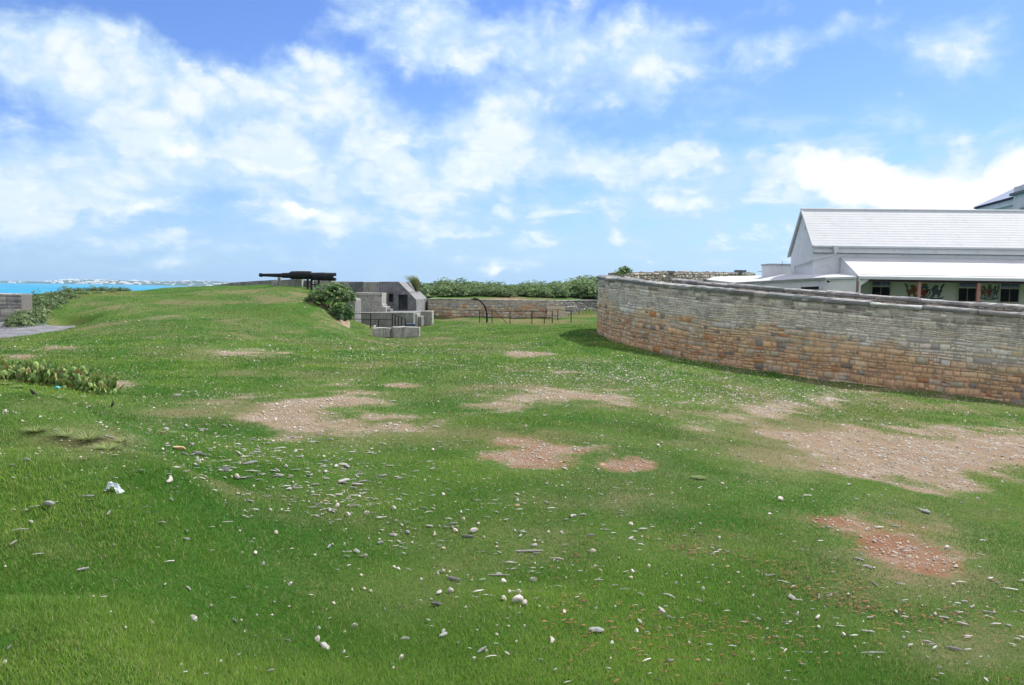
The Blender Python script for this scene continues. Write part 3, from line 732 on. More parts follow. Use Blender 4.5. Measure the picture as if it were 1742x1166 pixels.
s1 = P(1135, 461.8, 54.6); o = mk('slab', box(s1[0] - .45, s1[0] + .5, s1[1] - .3, s1[1] + .3, s1[2] - .13, s1[2] + .02), 'concrete_dark', label='thin dark slab lying on top of the ruined wall, left of two', cat='slab')
s1 = P(1259, 462, 67); o = mk('slab', box(s1[0] - .42, s1[0] + .42, s1[1] - .4, s1[1] + .3, s1[2] - .08, s1[2] + .10), 'concrete_dark', label='short dark block on the ruined wall nearest the white building', cat='slab')

# ------------------------------------------------------------------ far retaining wall
fp = [(x, y, -2.95, -.90) for x, y in FWALL[1:]]
far_path = Path(catmull(fp, 8), side=1)
fw = thing('retaining_wall', (0, 62, -2.9), 'low orange and grey stone retaining wall below the grassy bank, behind the railings', 'wall')
def far_col(d, h, top, r):
    w = fbm(np.array([d * .5]), np.array([h * 1.1]), 31, 3)[0]
    if d > 10.5: return jit(r.choice([(.45, .44, .42), (.22, .225, .235), (.30, .30, .30)]), r, .2)
    if h / top > .74 - (w - .5) * .5: return jit(r.choice([(.46, .465, .47), (.54, .53, .51), (.58, .54, .47)]), r, .15)
    return jit(r.choice([(.62, .40, .23), (.66, .52, .38), (.70, .63, .54), (.58, .34, .18), (.68, .58, .46), (.52, .50, .48)]), r, .15)
mk('wall_core', core(far_path, .8, lambda d, h, t_: (.48, .38, .28) if d < 10.5 else (.3, .3, .3)), 'masonry', fw)
mk('face_stones', stones(far_path, lambda h, r: r.uniform(.08, .24), lambda h, r: r.uniform(.15, .5), far_col, 12, relief=.03), 'masonry', fw)
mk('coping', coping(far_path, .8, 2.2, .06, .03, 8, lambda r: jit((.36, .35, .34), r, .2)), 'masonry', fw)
a = P(935, 541, 61.9); pl = prism([P(930, 541, 62.1), P(962, 540.5, 62.1), P(962, 521, 62.1), P(930, 521, 62.1)], (0, -.12, 0))
mk('rendered_patch', pl, speckled('cream_render', (.62, .56, .46), (.52, .44, .33), 1.5, (.45, .30, .18)), fw)

# ------------------------------------------------------------------ left wall
a = P(36, 500.5, 40.5); e = P(-260, 497, 40.5)
lw_path = Path([(e[0], e[1], -3.0, a[2] - .02), (a[0], a[1], -3.0, a[2] - .02)], side=1)
lw = thing('stone_wall', (a[0] - 3, a[1], -3), 'pale grey block wall ending in the grass bank at the left edge', 'wall')
mk('wall_core', core(lw_path, .9, lambda d, h, t_: (.2, .19, .18)), 'masonry', lw)
mk('face_stones', stones(lw_path, lambda h, r: r.choice([.28, .33, .38]), lambda h, r: r.uniform(.6, 1.5), lambda d, h, t_, r: jit(r.choice([(.42, .41, .39), (.36, .35, .34), (.46, .44, .40), (.30, .30, .31)]), r, .1), 14, relief=.03), 'masonry', lw)
mk('cap_slabs', coping(lw_path, .9, 1.6, .12, .03, 4, lambda r: jit((.42, .42, .42), r, .1), sink=.1), 'masonry', lw)

# tarmac path
pp = []
for (x, y) in [(-200, 556), (0, 554), (40, 553.5), (90, 556), (128, 553.5), (133, 555), (118, 560), (60, 566), (20, 568), (-200, 570)]:
    Y = 38.9 - (y - 560) * .42; X = P(x, y, Y)[0]; pp.append((X, Y))
pp = np.array(pp); xs = np.linspace(pp[:, 0].min(), pp[:, 0].max(), 90); ys_ = np.linspace(pp[:, 1].min(), pp[:, 1].max(), 34)
XX, YY = np.meshgrid(xs, ys_, indexing='ij'); sd_ = seg_sdf(XX.ravel(), YY.ravel(), [tuple(q) for q in pp], 1.0)
ZZ = H(XX.ravel(), YY.ravel()) + .03 + np.clip(sd_ + (fbm(XX.ravel() * 2, YY.ravel() * 2, 8, 3) - .5) * .5, -.06, 0)
F = [(i * 34 + j, (i + 1) * 34 + j, (i + 1) * 34 + j + 1, i * 34 + j + 1) for i in range(89) for j in range(33)]
F = [f for f in F if max(sd_[q] for q in f) > -.35]
mk('path', (np.c_[XX.ravel(), YY.ravel(), ZZ], F), 'tarmac', smooth=True, kind='structure')

# ------------------------------------------------------------------ gun emplacement
def poly_holes(outer, holes, yfront, depth_rec):
    """front face with rectangular recesses, in a plane of constant Y"""
    loops = [[Vector((p[0], yfront, p[1])) for p in outer]] + [[Vector((p[0], yfront, p[1])) for p in h] for h in holes]
    V = [tuple(v) for l in loops for v in l]; F = [tuple(x) for x in tessellate_polygon(loops)]
    n = len(outer)
    for h in holes:
        b0 = len(V); V += [(p[0], yfront + depth_rec, p[1]) for p in h]
        F += [(n + i, n + (i + 1) % 4, b0 + (i + 1) % 4, b0 + i) for i in range(4)] + [(b0, b0 + 1, b0 + 2, b0 + 3)]
        n += 4
    return np.array(V), F
def xz(px, py, Y): p = P(px, py, Y); return (p[0], p[2])
YE = 56.0
emp = thing('gun_emplacement', (xz(660, 540, YE)[0], YE, -2.6), 'grey concrete gun emplacement with two dark recesses, steps and a sloping right end', 'bunker')
outer = [xz(645, 479.5, YE), xz(678, 479.5, YE), xz(708, 510, YE), xz(708, 531, YE), xz(645, 531, YE)]
hole = lambda x0, y0, x1, y1: [xz(x0, y0, YE), xz(x1, y0, YE), xz(x1, y1, YE), xz(x0, y1, YE)]
Vh, Fh = poly_holes(outer, [hole(661, 500, 669, 514), hole(677.5, 501.5, 693.5, 527.5)], YE, .9)
o = mk('recessed_wall', (Vh, Fh), 'concrete_dark', emp)
body = [(p[0], YE + .004, p[1]) for p in outer]
# sides and sloping top, leaving the pierced front open
n = len(body); bb = np.array(body + [(p[0], p[1] + 7, p[2]) for p in body]); fs = [(i, (i + 1) % n, (i + 1) % n + n, i + n) for i in range(n)] + [tuple(range(n, 2 * n))]
mk('sloping_roof', (bb, fs), 'concrete', emp)
a, b_ = P(708, 510, YE), P(695.5, 497, YE)
mk('roof_joint', prism([b_ + np.array([0, 0, .006]), b_ + np.array([.03, 0, -.024]), b_ + np.array([.03, 7, -.024]), b_ + np.array([0, 7, .006])], (.01, 0, .012)), 'concrete_dark', emp)
def slab_px(x0, x1, y0, y1, Y, depth, mat, name, par, bev=.03, x1b=None):
    a, b_ = P(x0, y0, Y), P(x1, y1, Y)
    c = P(x1, y0, Y); d = P(x0, y1, Y)
    o = mk(name, prism([(a[0], Y, a[2]), (c[0], Y, c[2]), (b_[0], Y, b_[2]), (d[0], Y, d[2])], (0, depth, 0)), mat, par)
    fix_normals(o); bevelled(o, bev); return o
slab_px(595, 617, 479.5, 502, 59.2, 1.2, 'concrete_dark', 'parapet_panel', emp, .01)
slab_px(617.2, 646.5, 480, 502, 59.1, 1.25, 'concrete_pale', 'parapet_panel', emp, .01)
slab_px(562, 594.8, 479.2, 502, 59.3, 1.1, 'concrete_pale', 'parapet_panel', emp, .01)
# stepped block
sp_ = [(604, 533), (604, 498.5), (606, 497.8), (649.5, 498.8), (649.8, 518), (651, 518.2), (651, 522), (656.5, 522.5), (656.8, 533)]
o = mk('stepped_block', prism([P(x, y, 53.6) for x, y in sp_], (0, 2.4, 0)), 'concrete_pale', emp); fix_normals(o); bevelled(o, .03)
o = mk('block_cap', prism([P(x, y, 53.52) for x, y in [(603.6, 502.5), (603.6, 498.6), (650, 499), (650, 502.8)]], (0, .08, 0)), 'concrete_pale', emp); bevelled(o, .02)
for q, (x0, x1, y0) in enumerate([(651, 655, 518.5), (651, 660, 522.5), (651, 664, 526.5)]):
    slab_px(x0, x1, y0, 533, 54.6 - q * .3, 1.3, 'concrete', 'step', emp, .02)
# platform
slab_px(604, 703, 532, 560, 51.8, 4.3, 'concrete', 'platform', emp, .03)
# left retaining wall
o = mk('side_wall', prism([P(x, y, 49.2) for x, y in [(587, 562), (586, 509), (592, 506.5), (602, 508.5), (604, 511), (604, 566)]], (0, 2.0, 0)), 'concrete', emp); fix_normals(o); bevelled(o, .04)
# broken steps and painted stub at the right
slab_px(702.6, 710, 534, 556, 53.0, 1.5, 'concrete_pale', 'step', emp, .03)
slab_px(709.5, 717, 538.5, 556, 53.2, 1.4, 'concrete', 'step', emp, .03)
slab_px(708, 735, 529.5, 560, 57.5, 1.3, 'concrete_pale', 'painted_stub', emp, .04)
slab_px(708.3, 727, 510.6, 531, 62.5, .5, 'concrete_dark', 'end_panel', emp, .01)

# parapet and plinth under the gun
pl_ = thing('gun_parapet', (xz(480, 492, 58)[0], 58.5, -.8), 'long low pale concrete parapet behind and beneath the black cannon', 'parapet')
o = mk('apron', prism([P(x, y, 59.5) for x, y in [(330, 500), (345, 489.0), (395, 481), (440, 478), (470, 476.4), (470, 502)]], (0, 3, 0)), 'concrete', pl_); fix_normals(o)
o = mk('plinth', prism([P(x, y, 57.8) for x, y in [(462, 500), (462, 479), (480, 476.2), (500.5, 475), (500.5, 500)]], (0, 1.5, 0)), 'concrete_pale', pl_); fix_normals(o); bevelled(o, .03)
slab_px(500.6, 513.5, 475.2, 500, 57.9, 1.2, 'concrete_pale', 'plinth', pl_)
slab_px(513.6, 531, 477, 500, 58.4, 1.2, 'concrete', 'plinth', pl_)
slab_px(531.2, 562, 477.4, 500, 59.0, 1.2, 'concrete_pale', 'plinth', pl_)
slab_px(472, 477, 472.3, 478, 57.4, .25, 'concrete_pale', 'support_block', pl_, .02)
slab_px(558.5, 562.5, 477, 498, 57.2, .25, 'concrete_pale', 'support_block', pl_, .02)

# cannon
YC = 57.2
gun = thing('cannon', P(522, 492, YC), 'big black coastal cannon lying level above the grassy mound, muzzle to the left', 'cannon')
def lathe(prof, Y=YC, n=20):
    pts = [P(x, y, Y) for x, y, r_ in prof]; rr = [r_ / FPX * Y for *_, r_ in prof]; return tube(pts, rr, n)
mk('barrel', lathe([(441, 468.2, 2.2), (441.6, 468.2, 3.1), (445.5, 468.2, 3.3), (447.5, 468.3, 2.5), (452, 468.3, 2.6), (479, 468.9, 3.5), (480, 468.9, 4.3), (494, 469, 4.6)]), 'iron', gun, smooth=False)
mk('jacket', lathe([(492.5, 469, 4.2), (493, 469, 5.4), (496, 468.6, 6.9), (508, 468.5, 7.1), (526, 468.6, 7.0), (529, 468.8, 6.6), (531, 469.5, 5.0)]), 'iron', gun)
mk('breech', lathe([(530, 470.6, 4.6), (532, 470.6, 6.6), (545, 470.8, 6.9), (553, 471, 7.1), (554, 471, 6.7), (566, 471.3, 6.9), (566.5, 471.3, 5.0)]), 'iron', gun)
# broken breech ring: jaws with a notch
for nm, ang0, ang1 in (('breech_jaw', 20, 158), ('breech_jaw', 200, 338)):
    pr = []
    c = P(567, 471.3, YC); ro, ri = 6.9 / FPX * YC, 3.6 / FPX * YC; V, F = [], []
    st = 9
    for i in range(st):
        a_ = R(ang0 + (ang1 - ang0) * i / (st - 1))
        for rr_, xx in ((ro, -.06), (ro, .17), (ri, .17 - .05), (ri, -.06)):
            V.append((c[0] + xx, c[1] + rr_ * math.cos(a_), c[2] + rr_ * math.sin(a_)))
    for i in range(st - 1):
        for q in range(4): F.append((i * 4 + q, i * 4 + (q + 1) % 4, (i + 1) * 4 + (q + 1) % 4, (i + 1) * 4 + q))
    F += [(0, 1, 2, 3), tuple((st - 1) * 4 + q for q in (3, 2, 1, 0))]
    mk(nm, (V, F), 'iron', gun)
for x, y0, y1 in ((523.5, 473, 494), (530, 473, 494), (542.3, 475, 490)):
    a = P(x, y0, YC); c = P(x, y1, YC); mk('stand_post', box(a[0] - .06, a[0] + .06, YC - .09, YC + .09, c[2], a[2]), 'iron', gun)
a = P(530, 484.5, YC); c = P(542, 484.5, YC); mk('cross_bar', box(a[0], c[0], YC - .05, YC + .05, a[2] - .04, a[2] + .04), 'iron', gun)
a = P(470, 472.5, YC)

# stone blocks in the grass
def stone_block(x0, x1, y0, y1, Y, dep, seed, label):
    a, c = P(x0, y1, Y), P(x1, y0, Y); import bmesh
    bm = bmesh.new(); bmesh.ops.create_cube(bm, size=1); bmesh.ops.subdivide_edges(bm, edges=bm.edges, cuts=5, use_grid_fill=True)
    r = random.Random(seed)
    V = np.array([v.co[:] for v in bm.verts]); F = [tuple(v.index for v in f.verts) for f in bm.faces]; bm.free()
    q = np.abs(V) * 2; rd = np.sort(q, axis=1)[:, 1:].sum(1); V = V * (1 - .035 * np.clip(rd - 1.2, 0, 1))[:, None]
    V = V * [c[0] - a[0], dep, c[2] - a[2] + .1] + [(a[0] + c[0]) / 2, Y + dep / 2, (a[2] + c[2]) / 2 - .05]
    V = V + (fbm(V[:, 0] * 3 + V[:, 1], V[:, 2] * 3 + seed, seed, 3) - .5)[:, None] * np.array([.10, .06, .09])
    return mk('stone_block', (V, F), 'concrete_pale', label=label, cat='stone block', smooth=False, group='cut stone blocks in front of the emplacement')
stone_block(633, 663.5, 558.5, 571.5, 41.6, .8, 3, 'shorter of two rough pale stone blocks lying in front of the railing')
stone_block(664.5, 713, 557.5, 571, 41.8, .9, 5, 'longer rough pale stone block, right of its shorter neighbour')
a = P(636.5, 555.5, 41.9); mk('rock', rock_lump(a, .10, .10, .10, 4), speckled('white_stone', (.7, .7, .68), (.6, .6, .58), 8, None), label='small white rock sitting on the left end of the shorter stone block', cat='rock')
a, c = P(691, 557.5, 50), P(707, 551.5, 50)
bx_ = thing('plastic_bin', ((a[0] + c[0]) / 2, 50, a[2] - .05), 'low slate blue plastic trough beside the end of the railing', 'bin')
mk('tub', prism([(a[0] + .04, 49.8, a[2] - .1), (c[0] - .04, 49.8, a[2] - .1), (c[0], 49.8, c[2] - .03), (a[0], 49.8, c[2] - .03)], (0, .45, 0)), 'blue_plastic', bx_)
mk('rim', box(a[0] - .02, c[0] + .02, 49.77, 50.28, c[2] - .03, c[2] + .01), 'blue_plastic', bx_)

# railings
def rail_obj(name, label, Y, posts, rails, r_post=.032, r_rail=.02):
    pts = [P(x, y1, Y + dy) for x, y0, y1, dy in posts]
    th = thing(name, (np.mean([p[0] for p in pts]), Y, min(p[2] for p in pts)), label, 'railing', None)
    for x, y0, y1, dy in posts:
        mk('post', tube([P(x, y1 + 1.5, Y + dy), P(x, y0, Y + dy)], r_post, 6), 'rail_iron', th)
    for (x0, y0, x1, y1, d0, d1) in rails:
        mk('rail', tube([P(x0, y0, Y + d0), P(x1, y1, Y + d1)], r_rail, 6), 'rail_iron', th)
    return th
rail_obj('iron_railing', 'black iron railing with a sloping right end in front of the emplacement platform', 47.5,
         [(630.5, 533.5, 557, 0), (644, 543.5, 558, 0), (667.5, 534, 558, 0), (672.5, 536, 558, 0), (677.7, 538.5, 558, 0), (683.2, 541, 558, 0), (689.5, 543, 558, 0)],
         [(604, 533.8, 631, 534.2, 1.0, 0), (604, 543.2, 644, 543.6, 1.0, 0), (644, 543.6, 667.5, 544, 0, 0), (667.5, 534.3, 689.5, 543.3, 0, 0)], .036, .022)
rail_obj('iron_railing', 'long rust brown post and rail railing in front of the orange retaining wall', 57.5,
         [(816, 528.5, 550, 0), (837, 526, 550, 0), (867.5, 530, 551, 0), (904.7, 529, 550, 0), (926, 542, 549, 0), (939.5, 529, 549, 0)],
         [(790, 527.8, 837, 529.5, .6, 0), (790, 539.6, 837, 540.2, .6, 0), (837, 529.6, 867.5, 530.3, 0, 0), (867.5, 530.3, 904.7, 529.6, 0, 0), (904.7, 529.8, 939.5, 529.4, 0, 0),
          (867.5, 541.8, 904.7, 541, 0, 0), (904.7, 541, 939.5, 540.6, 0, 0), (838.5, 526.5, 863, 550.5, 0, 0)], .036, .022)
rail_obj('iron_railing', 'short dark railing frame standing at the right end of the long railing', 60.0,
         [(929.5, 526.5, 533, -.2), (949, 527, 547.5, .6), (971.5, 528.5, 548, -1.5)], [(929.5, 526.8, 949, 527.2, -.2, .6), (949, 527.2, 971.5, 528.7, .6, -1.5), (929.5, 537.2, 949, 537.6, 0, .6)], .036, .022)
arc = [(828.3, 551), (828.2, 538), (826.5, 526), (822, 517.5), (816, 511.5), (810, 508.8), (804.5, 508.6)]
dv = thing('davit', P(828.3, 550, 57.9), 'tall black davit pole curving over to the left above the long railing', 'davit')
mk('pole', tube(catmull([P(x, y, 57.9) for x, y in arc], 5), .065, 8), 'iron', dv, smooth=True)
a = P(803, 509, 57.9); mk('rusty_head', rock_lump(a, .22, .12, .08, 4), speckled('rust', (.30, .12, .06), (.2, .09, .05), 9, None), dv)

exec_order_marker = 2
# ------------------------------------------------------------------ white building
TH = R(4.0); ub = np.array([math.cos(TH), -math.sin(TH), 0]); vb = np.array([math.sin(TH), math.cos(TH), 0]); zb_ = np.array([0, 0, 1.0])
O_ = P(1383, 418, 50.0); zE = O_[2]; O_ = np.array([O_[0], O_[1], 0])
def B(s, t_, z): return O_ + ub * s + vb * t_ + zb_ * z
def spx(px, t_):                                     # distance along the front that shows at that photo column
    lo, hi = -20, 60
    for _ in range(50):
        m_ = (lo + hi) / 2; p = B(m_, t_, 1); q = project(p[0], p[1], p[2])[0]
        if q < px: lo = m_
        else: hi = m_
    return lo
def zpx(px, py, t_):
    p = B(spx(px, t_), t_, 0); return P(px, py, p[1])[2]
bld = thing('white_building', B(8, 2, -3), 'long white limewashed building with steep white roof and open verandah', 'building')
Lb = 34.0; Wd = 5.6
zr = P(1362, 356.5, B(spx(1362, Wd / 2), Wd / 2, 0)[1])[2]; zre = zE - .35
w0, w1 = .28, Wd - .3
def bbox_l(s0, s1, t0, t1, z0, z1):
    V = [B(s, t_, z) for z in (z0, z1) for t_ in (t0, t1) for s in (s0, s1)]
    return np.array(V), [(0, 2, 3, 1), (4, 5, 7, 6), (0, 1, 5, 4), (2, 6, 7, 3), (0, 4, 6, 2), (1, 3, 7, 5)]
# walls with gable
gab = [B(.12, w0, -3.2), B(.12, w0, zE - .1), B(.12, Wd / 2, zr - .2), B(.12, w1, zre - .1), B(.12, w1, -3.2)]
o = mk('wall', prism(gab, ub * (Lb - .2)), 'white_paint', bld); fix_normals(o)
# roof: thick slabs with course steps
def roof_slab(p0, p1, th_, s0, s1, courses, name):
    """p0 eave (t,z), p1 ridge (t,z)"""
    prof = []; n = courses
    for i in range(n):
        f0, f1 = i / n, (i + 1) / n
        a_ = (p0[0] + (p1[0] - p0[0]) * f0, p0[1] + (p1[1] - p0[1]) * f0 + .009); c_ = (p0[0] + (p1[0] - p0[0]) * f1, p0[1] + (p1[1] - p0[1]) * f1)
        prof += [a_, c_]
    prof += [(p1[0], p1[1] - th_), (p0[0], p0[1] - th_)]
    o = mk(name, prism([B(s0, a_, b_) for a_, b_ in prof], ub * (s1 - s0)), 'white_roof', bld); fix_normals(o); return o
roof_slab((0, zE), (Wd / 2, zr), .13, -.02, Lb, 15, 'roof')
roof_slab((Wd, zre), (Wd / 2 + .004, zr), .13, -.02, Lb, 15, 'roof')
mk('ridge_cap', tube([B(-.04, Wd / 2, zr + .0), B(Lb, Wd / 2, zr + .0)], .09, 8), 'white_roof', bld)
# barge rim on the gable and soffit shade line
for nm, a_, c_ in (('barge_edge', (0, zE - .02), (Wd / 2, zr - .02)), ('barge_edge', (Wd, zre - .02), (Wd / 2, zr - .02))):
    pr = [B(-.05, a_[0], a_[1] + .05), B(-.05, c_[0], c_[1] + .06), B(-.05, c_[0], c_[1] - .16), B(-.05, a_[0], a_[1] - .16)]
    o = mk(nm, prism(pr, ub * .10), 'white_roof', bld); fix_normals(o)
mk('eave_fascia', bbox_l(.12, Lb, .1, .28, zE - .42, zE - .13), 'white_paint', bld)
mk('gutter', bbox_l(-.02, Lb, -.09, .03, zE - .10, zE - .02), 'white_roof', bld)
mk('soffit_shade_band', bbox_l(.10, Lb, .22, .30, zE - .48, zE - .44), 'grey_trim', bld)  # grey strip that paints in the shade line under the eave
# gable vent slit
a = B(.08, 2.15, (zE + zr) / 2 - .15); mk('vent_slit', bbox_l(.08, .14, 2.1, 2.2, (zE + zr) / 2 - .1, (zE + zr) / 2 + .25), 'grey_trim', bld)
# verandah roof
tV = -3.2; sV = spx(1457, tV); zV = zpx(1457, 470, tV); zVt = zpx(1432, 437, .2); sVt = spx(1432, .2)
prof = []; n = 12
for i in range(n):
    f0, f1 = i / n, (i + 1) / n; prof += [(tV + (.25 - tV) * f0, zV + (zVt - zV) * f0 + .008), (tV + (.25 - tV) * f1, zV + (zVt - zV) * f1)]
prof += [(.25, zVt - .1), (tV, zV - .1)]
sv = (sV + sVt) / 2
o = mk('verandah_roof', prism([B(sv, a_, c_) for a_, c_ in prof], ub * (Lb - sv)), 'white_roof', bld); fix_normals(o)
o = mk('verandah_end', prism([B(sv + .03, tV + .05, zV - .11), B(sv + .03, .24, zVt - .11), B(sv + .03, .24, zV - .3), B(sv + .03, tV + .05, zV - .3)], ub * .08), 'white_paint', bld)
mk('verandah_gutter', bbox_l(sv, Lb, tV - .13, tV + .0, zV - .17, zV - .04), 'white_roof', bld)
mk('verandah_beam', bbox_l(sv + .1, Lb, tV + .06, tV + .2, zV - .30, zV - .12), 'dark_timber', bld)
for px in (1462, 1564, 1665, 1766):
    s_ = spx(px, tV + .15); mk('post', bbox_l(s_ - .085, s_ + .085, tV + .06, tV + .22, -3.0, zV - .30), 'pink_post', bld)
s_ = spx(1462, tV + .15)
o = mk('eave_bracket', prism([B(s_ - .04, tV + .0, zV - .2), B(s_ + .5, tV + .0, zV - .16), B(s_ + .5, tV + .0, zV - .22), B(s_ + .04, tV + .0, zV - .55), B(s_ + .04, tV + .0, -1.5), B(s_ - .06, tV + .0, -1.5)], vb * .08), 'white_paint', bld)
# verandah floor and boarded front wall behind
mk('verandah_floor', bbox_l(sv, Lb, tV, .26, -2.6, -2.35), 'concrete', bld)
tW = .18
mk('front_wall', bbox_l(sv + .2, Lb, tW, w0 + .02, -2.4, zV + .1), 'cream_wall', bld)
mk('verandah_ceiling', bbox_l(sv + .1, Lb, tV + .2, tW, zV + .06, zV + .10), 'cream_wall', bld)
zt = zpx(1500, 480, tW); zm = zpx(1500, 487.8, tW); zbm = zpx(1718, 514, tW)
for (x0, x1) in ((1484, 1514), (1631, 1661), (1702.5, 1733.5), (1800, 1831)):
    s0, s1 = spx(x0, tW), spx(x1, tW)
    w = mk('window', bbox_l(s0, s1, tW - .03, tW - .005, zbm, zt), 'black', bld)
    mk('transom', bbox_l(s0 + .02, s1 - .02, tW - .045, tW - .032, zm + .05, zt - .02), 'window_blue', w)
    fr = [bbox_l(s0 - .09, s0, tW - .07, tW, zbm - .08, zt + .06), bbox_l(s1, s1 + .09, tW - .07, tW, zbm - .08, zt + .06),
          bbox_l(s0, s1, tW - .068, tW - .031, zm - .03, zm + .05), bbox_l(s0, s1, tW - .072, tW, zbm - .08, zbm), bbox_l(s0, s1, tW - .072, tW, zt, zt + .06),
          bbox_l((s0 + s1) / 2 - .012, (s0 + s1) / 2 + .012, tW - .055, tW - .046, zbm, zm - .03), bbox_l((s0 + s1) / 2 - .01, (s0 + s1) / 2 + .01, tW - .055, tW - .046, zm + .05, zt)]
    mk('frame', join(fr), 'frame_cream', w)
# painted coats of arms
CM = {n: speckled('mural_' + n, c, tuple(x * .7 for x in c), 14, None, bmp=0) for n, c in
      dict(gold=(.22, .12, .05), red=(.22, .05, .03), blue=(.04, .09, .13), grey=(.12, .14, .14), teal=(.07, .15, .16), dark=(.06, .07, .07)).items()}
def mural(xc, w_px, ytop, ybot):
    s_c = spx(xc, tW); hw = (spx(xc + w_px / 2, tW) - spx(xc - w_px / 2, tW)) / 2
    z1 = zpx(xc, ytop, tW); z0 = zpx(xc, ybot, tW); hh = (z1 - z0) / 2; zc = (z0 + z1) / 2
    def shp(pts, off=.012): return prism([B(s_c + x * hw, tW - off, zc + y * hh) for x, y in pts], -vb * .008)
    coat = mk('coat_of_arms', shp([(-.22, -.72), (.22, -.72), (.30, -.60), (0, -.62), (-.30, -.60)]), CM['grey'], bld)
    mk('shield', shp([(-.20, .22), (.20, .22), (.20, -.15), (.12, -.42), (0, -.55), (-.12, -.42), (-.20, -.15)]), CM['red'], coat)
    mk('shield_quarter', join([shp([(-.19, .20), (-.01, .20), (-.01, -.10), (-.19, -.10)], .022), shp([(.01, -.12), (.18, -.12), (.1, -.38), (.01, -.48)], .022)]), CM['gold'], coat)
    mk('garter', join([shp([(.23 * math.cos(a) * 1.1, -.12 + .42 * math.sin(a)), (.23 * math.cos(a + .4) * 1.1, -.12 + .42 * math.sin(a + .4)), (.29 * math.cos(a + .4) * 1.1, -.12 + .5 * math.sin(a + .4)), (.29 * math.cos(a) * 1.1, -.12 + .5 * math.sin(a))], .018) for a in np.arange(0, 6.2, .41)]), CM['blue'], coat)
    mk('helm', shp([(-.16, .30), (.16, .30), (.22, .44), (.10, .62), (-.10, .62), (-.22, .44)], .02), CM['teal'], coat)
    mk('crown', join([shp([(-.14, .64), (.14, .64), (.19, .86), (.09, .76), (0, .92), (-.09, .76), (-.19, .86)], .02)]), CM['gold'], coat)
    for sg, mt, nm in ((-1, 'gold', 'lion'), (1, 'grey', 'unicorn')):
        bod = [(.30, -.55), (.42, -.30), (.38, -.05), (.34, .25), (.40, .50), (.52, .72), (.66, .66), (.68, .48), (.60, .36), (.70, .15), (.78, -.05), (.80, -.30), (.72, -.62), (.64, -.62), (.66, -.38), (.56, -.28), (.46, -.62)]
        mk('supporter', shp([(sg * x, y) for x, y in bod], .016), CM[mt], coat)
        tl = [(.74, -.2), (.86, .0), (.84, .3), (.92, .62), (.98, .90), (.86, .78), (.78, .50), (.78, .25), (.72, .05)]
        mk('tail', shp([(sg * x, y) for x, y in tl], .014), CM['dark' if sg > 0 else 'gold'], coat)
        mk('foreleg', shp([(sg * x, y) for x, y in [(.40, .30), (.24, .26), (.20, .20), (.38, .14), (.44, .10)]], .019), CM[mt], coat)
        mk('mantling', shp([(sg * x, y) for x, y in [(.30, -.60), (.55, -.72), (.80, -.66), (.96, -.52), (.90, -.74), (.74, -.88), (.5, -.92), (.28, -.78)]], .02), CM['teal'], coat)
    mk('scroll', shp([(-.5, -.86), (-.2, -.80), (0, -.84), (.2, -.80), (.5, -.86), (.45, -1.0), (.2, -.94), (0, -.98), (-.2, -.94), (-.45, -1.0)], .024), CM['grey'], coat)
mural(1573, 71, 480.5, 511.5); mural(1684, 35, 482, 511)
# hopper and pipe
sh = spx(1419.5, -.12); z_h = zE - .02
o = mk('rain_hopper', prism([B(sh - .17, -.22, z_h), B(sh + .17, -.22, z_h), B(sh + .08, -.22, z_h - .42), B(sh - .06, -.22, z_h - .50)], vb * .24), 'white_roof', bld); fix_normals(o)
pt = [B(sh, -.1, z_h - .45), B(sh - .1, -.1, z_h - .55), B(.05, .15, z_h - .85), B(.0, .5, z_h - .95), B(-.05, 3.6, z_h - 1.15), B(-.05, 3.6, z_h - 1.6)]
mk('drain_pipe', tube(pt, .05, 7), 'white_roof', bld)
# annex: low white range in front and to the left
an = thing('annex', B(-3, 0, -3), 'low flat roofed white annex with sloping roof joined to the white building, behind the wall', 'building')
A1 = P(1457, 470.5, 46.8); A2 = P(1403, 472.3, 47.6); A3 = P(1251, 481, 57); A4 = P(1166, 472, 64); A5 = P(1292, 469, 60); A6 = P(1384, 465.5, 50.4); A7 = P(1440, 464, 50.4)
top = np.array([A1, A2, A3, A4, A5, A6, A7]); rv_ = np.vstack([top, top - [0, 0, .12]])
tris = [(0, 1, 5), (0, 5, 6), (1, 2, 5), (2, 4, 5), (2, 3, 4)]; n = 7
mk('roof', (rv_, tris + [tuple(i + n for i in reversed(q)) for q in tris] + [(i, (i + 1) % n, (i + 1) % n + n, i + n) for i in range(n)]), 'white_roof', an)
for q, (a, c) in enumerate(((A1, A2), (A2, A3))):
    dirv = (c - a) / np.linalg.norm(c - a); inn = np.array([-dirv[1], dirv[0], 0]) * (-1)
    lo = lambda p: np.array([p[0], p[1], -3.2])
    aa, cc = a + inn * .15 - [0, 0, .12], c + inn * .15 - [0, 0, .12]
    o = mk('wall', prism([aa, cc, lo(cc), lo(aa)], inn * .3), 'white_paint', an); fix_normals(o)
a, c = A2 + [0, 0, .0], A3
mk('roof_edge_strip', tube([A2 + [0, -.05, -.03], A3 + [0, -.05, -.03]], .05, 6), 'grey_trim', an)
e0, e1 = P(1363, 488.7, 49.2), P(1393, 487.6, 47.75)
mk('opening', prism([e0, e1, P(1393, 493, 47.75), P(1363, 493, 49.2)], (0, .05, 0)), 'black', an)
a = P(1410, 478.5, 47.1)
mk('lamp', rock_lump(a, .11, .14, .11, 2, 2), 'iron', an)
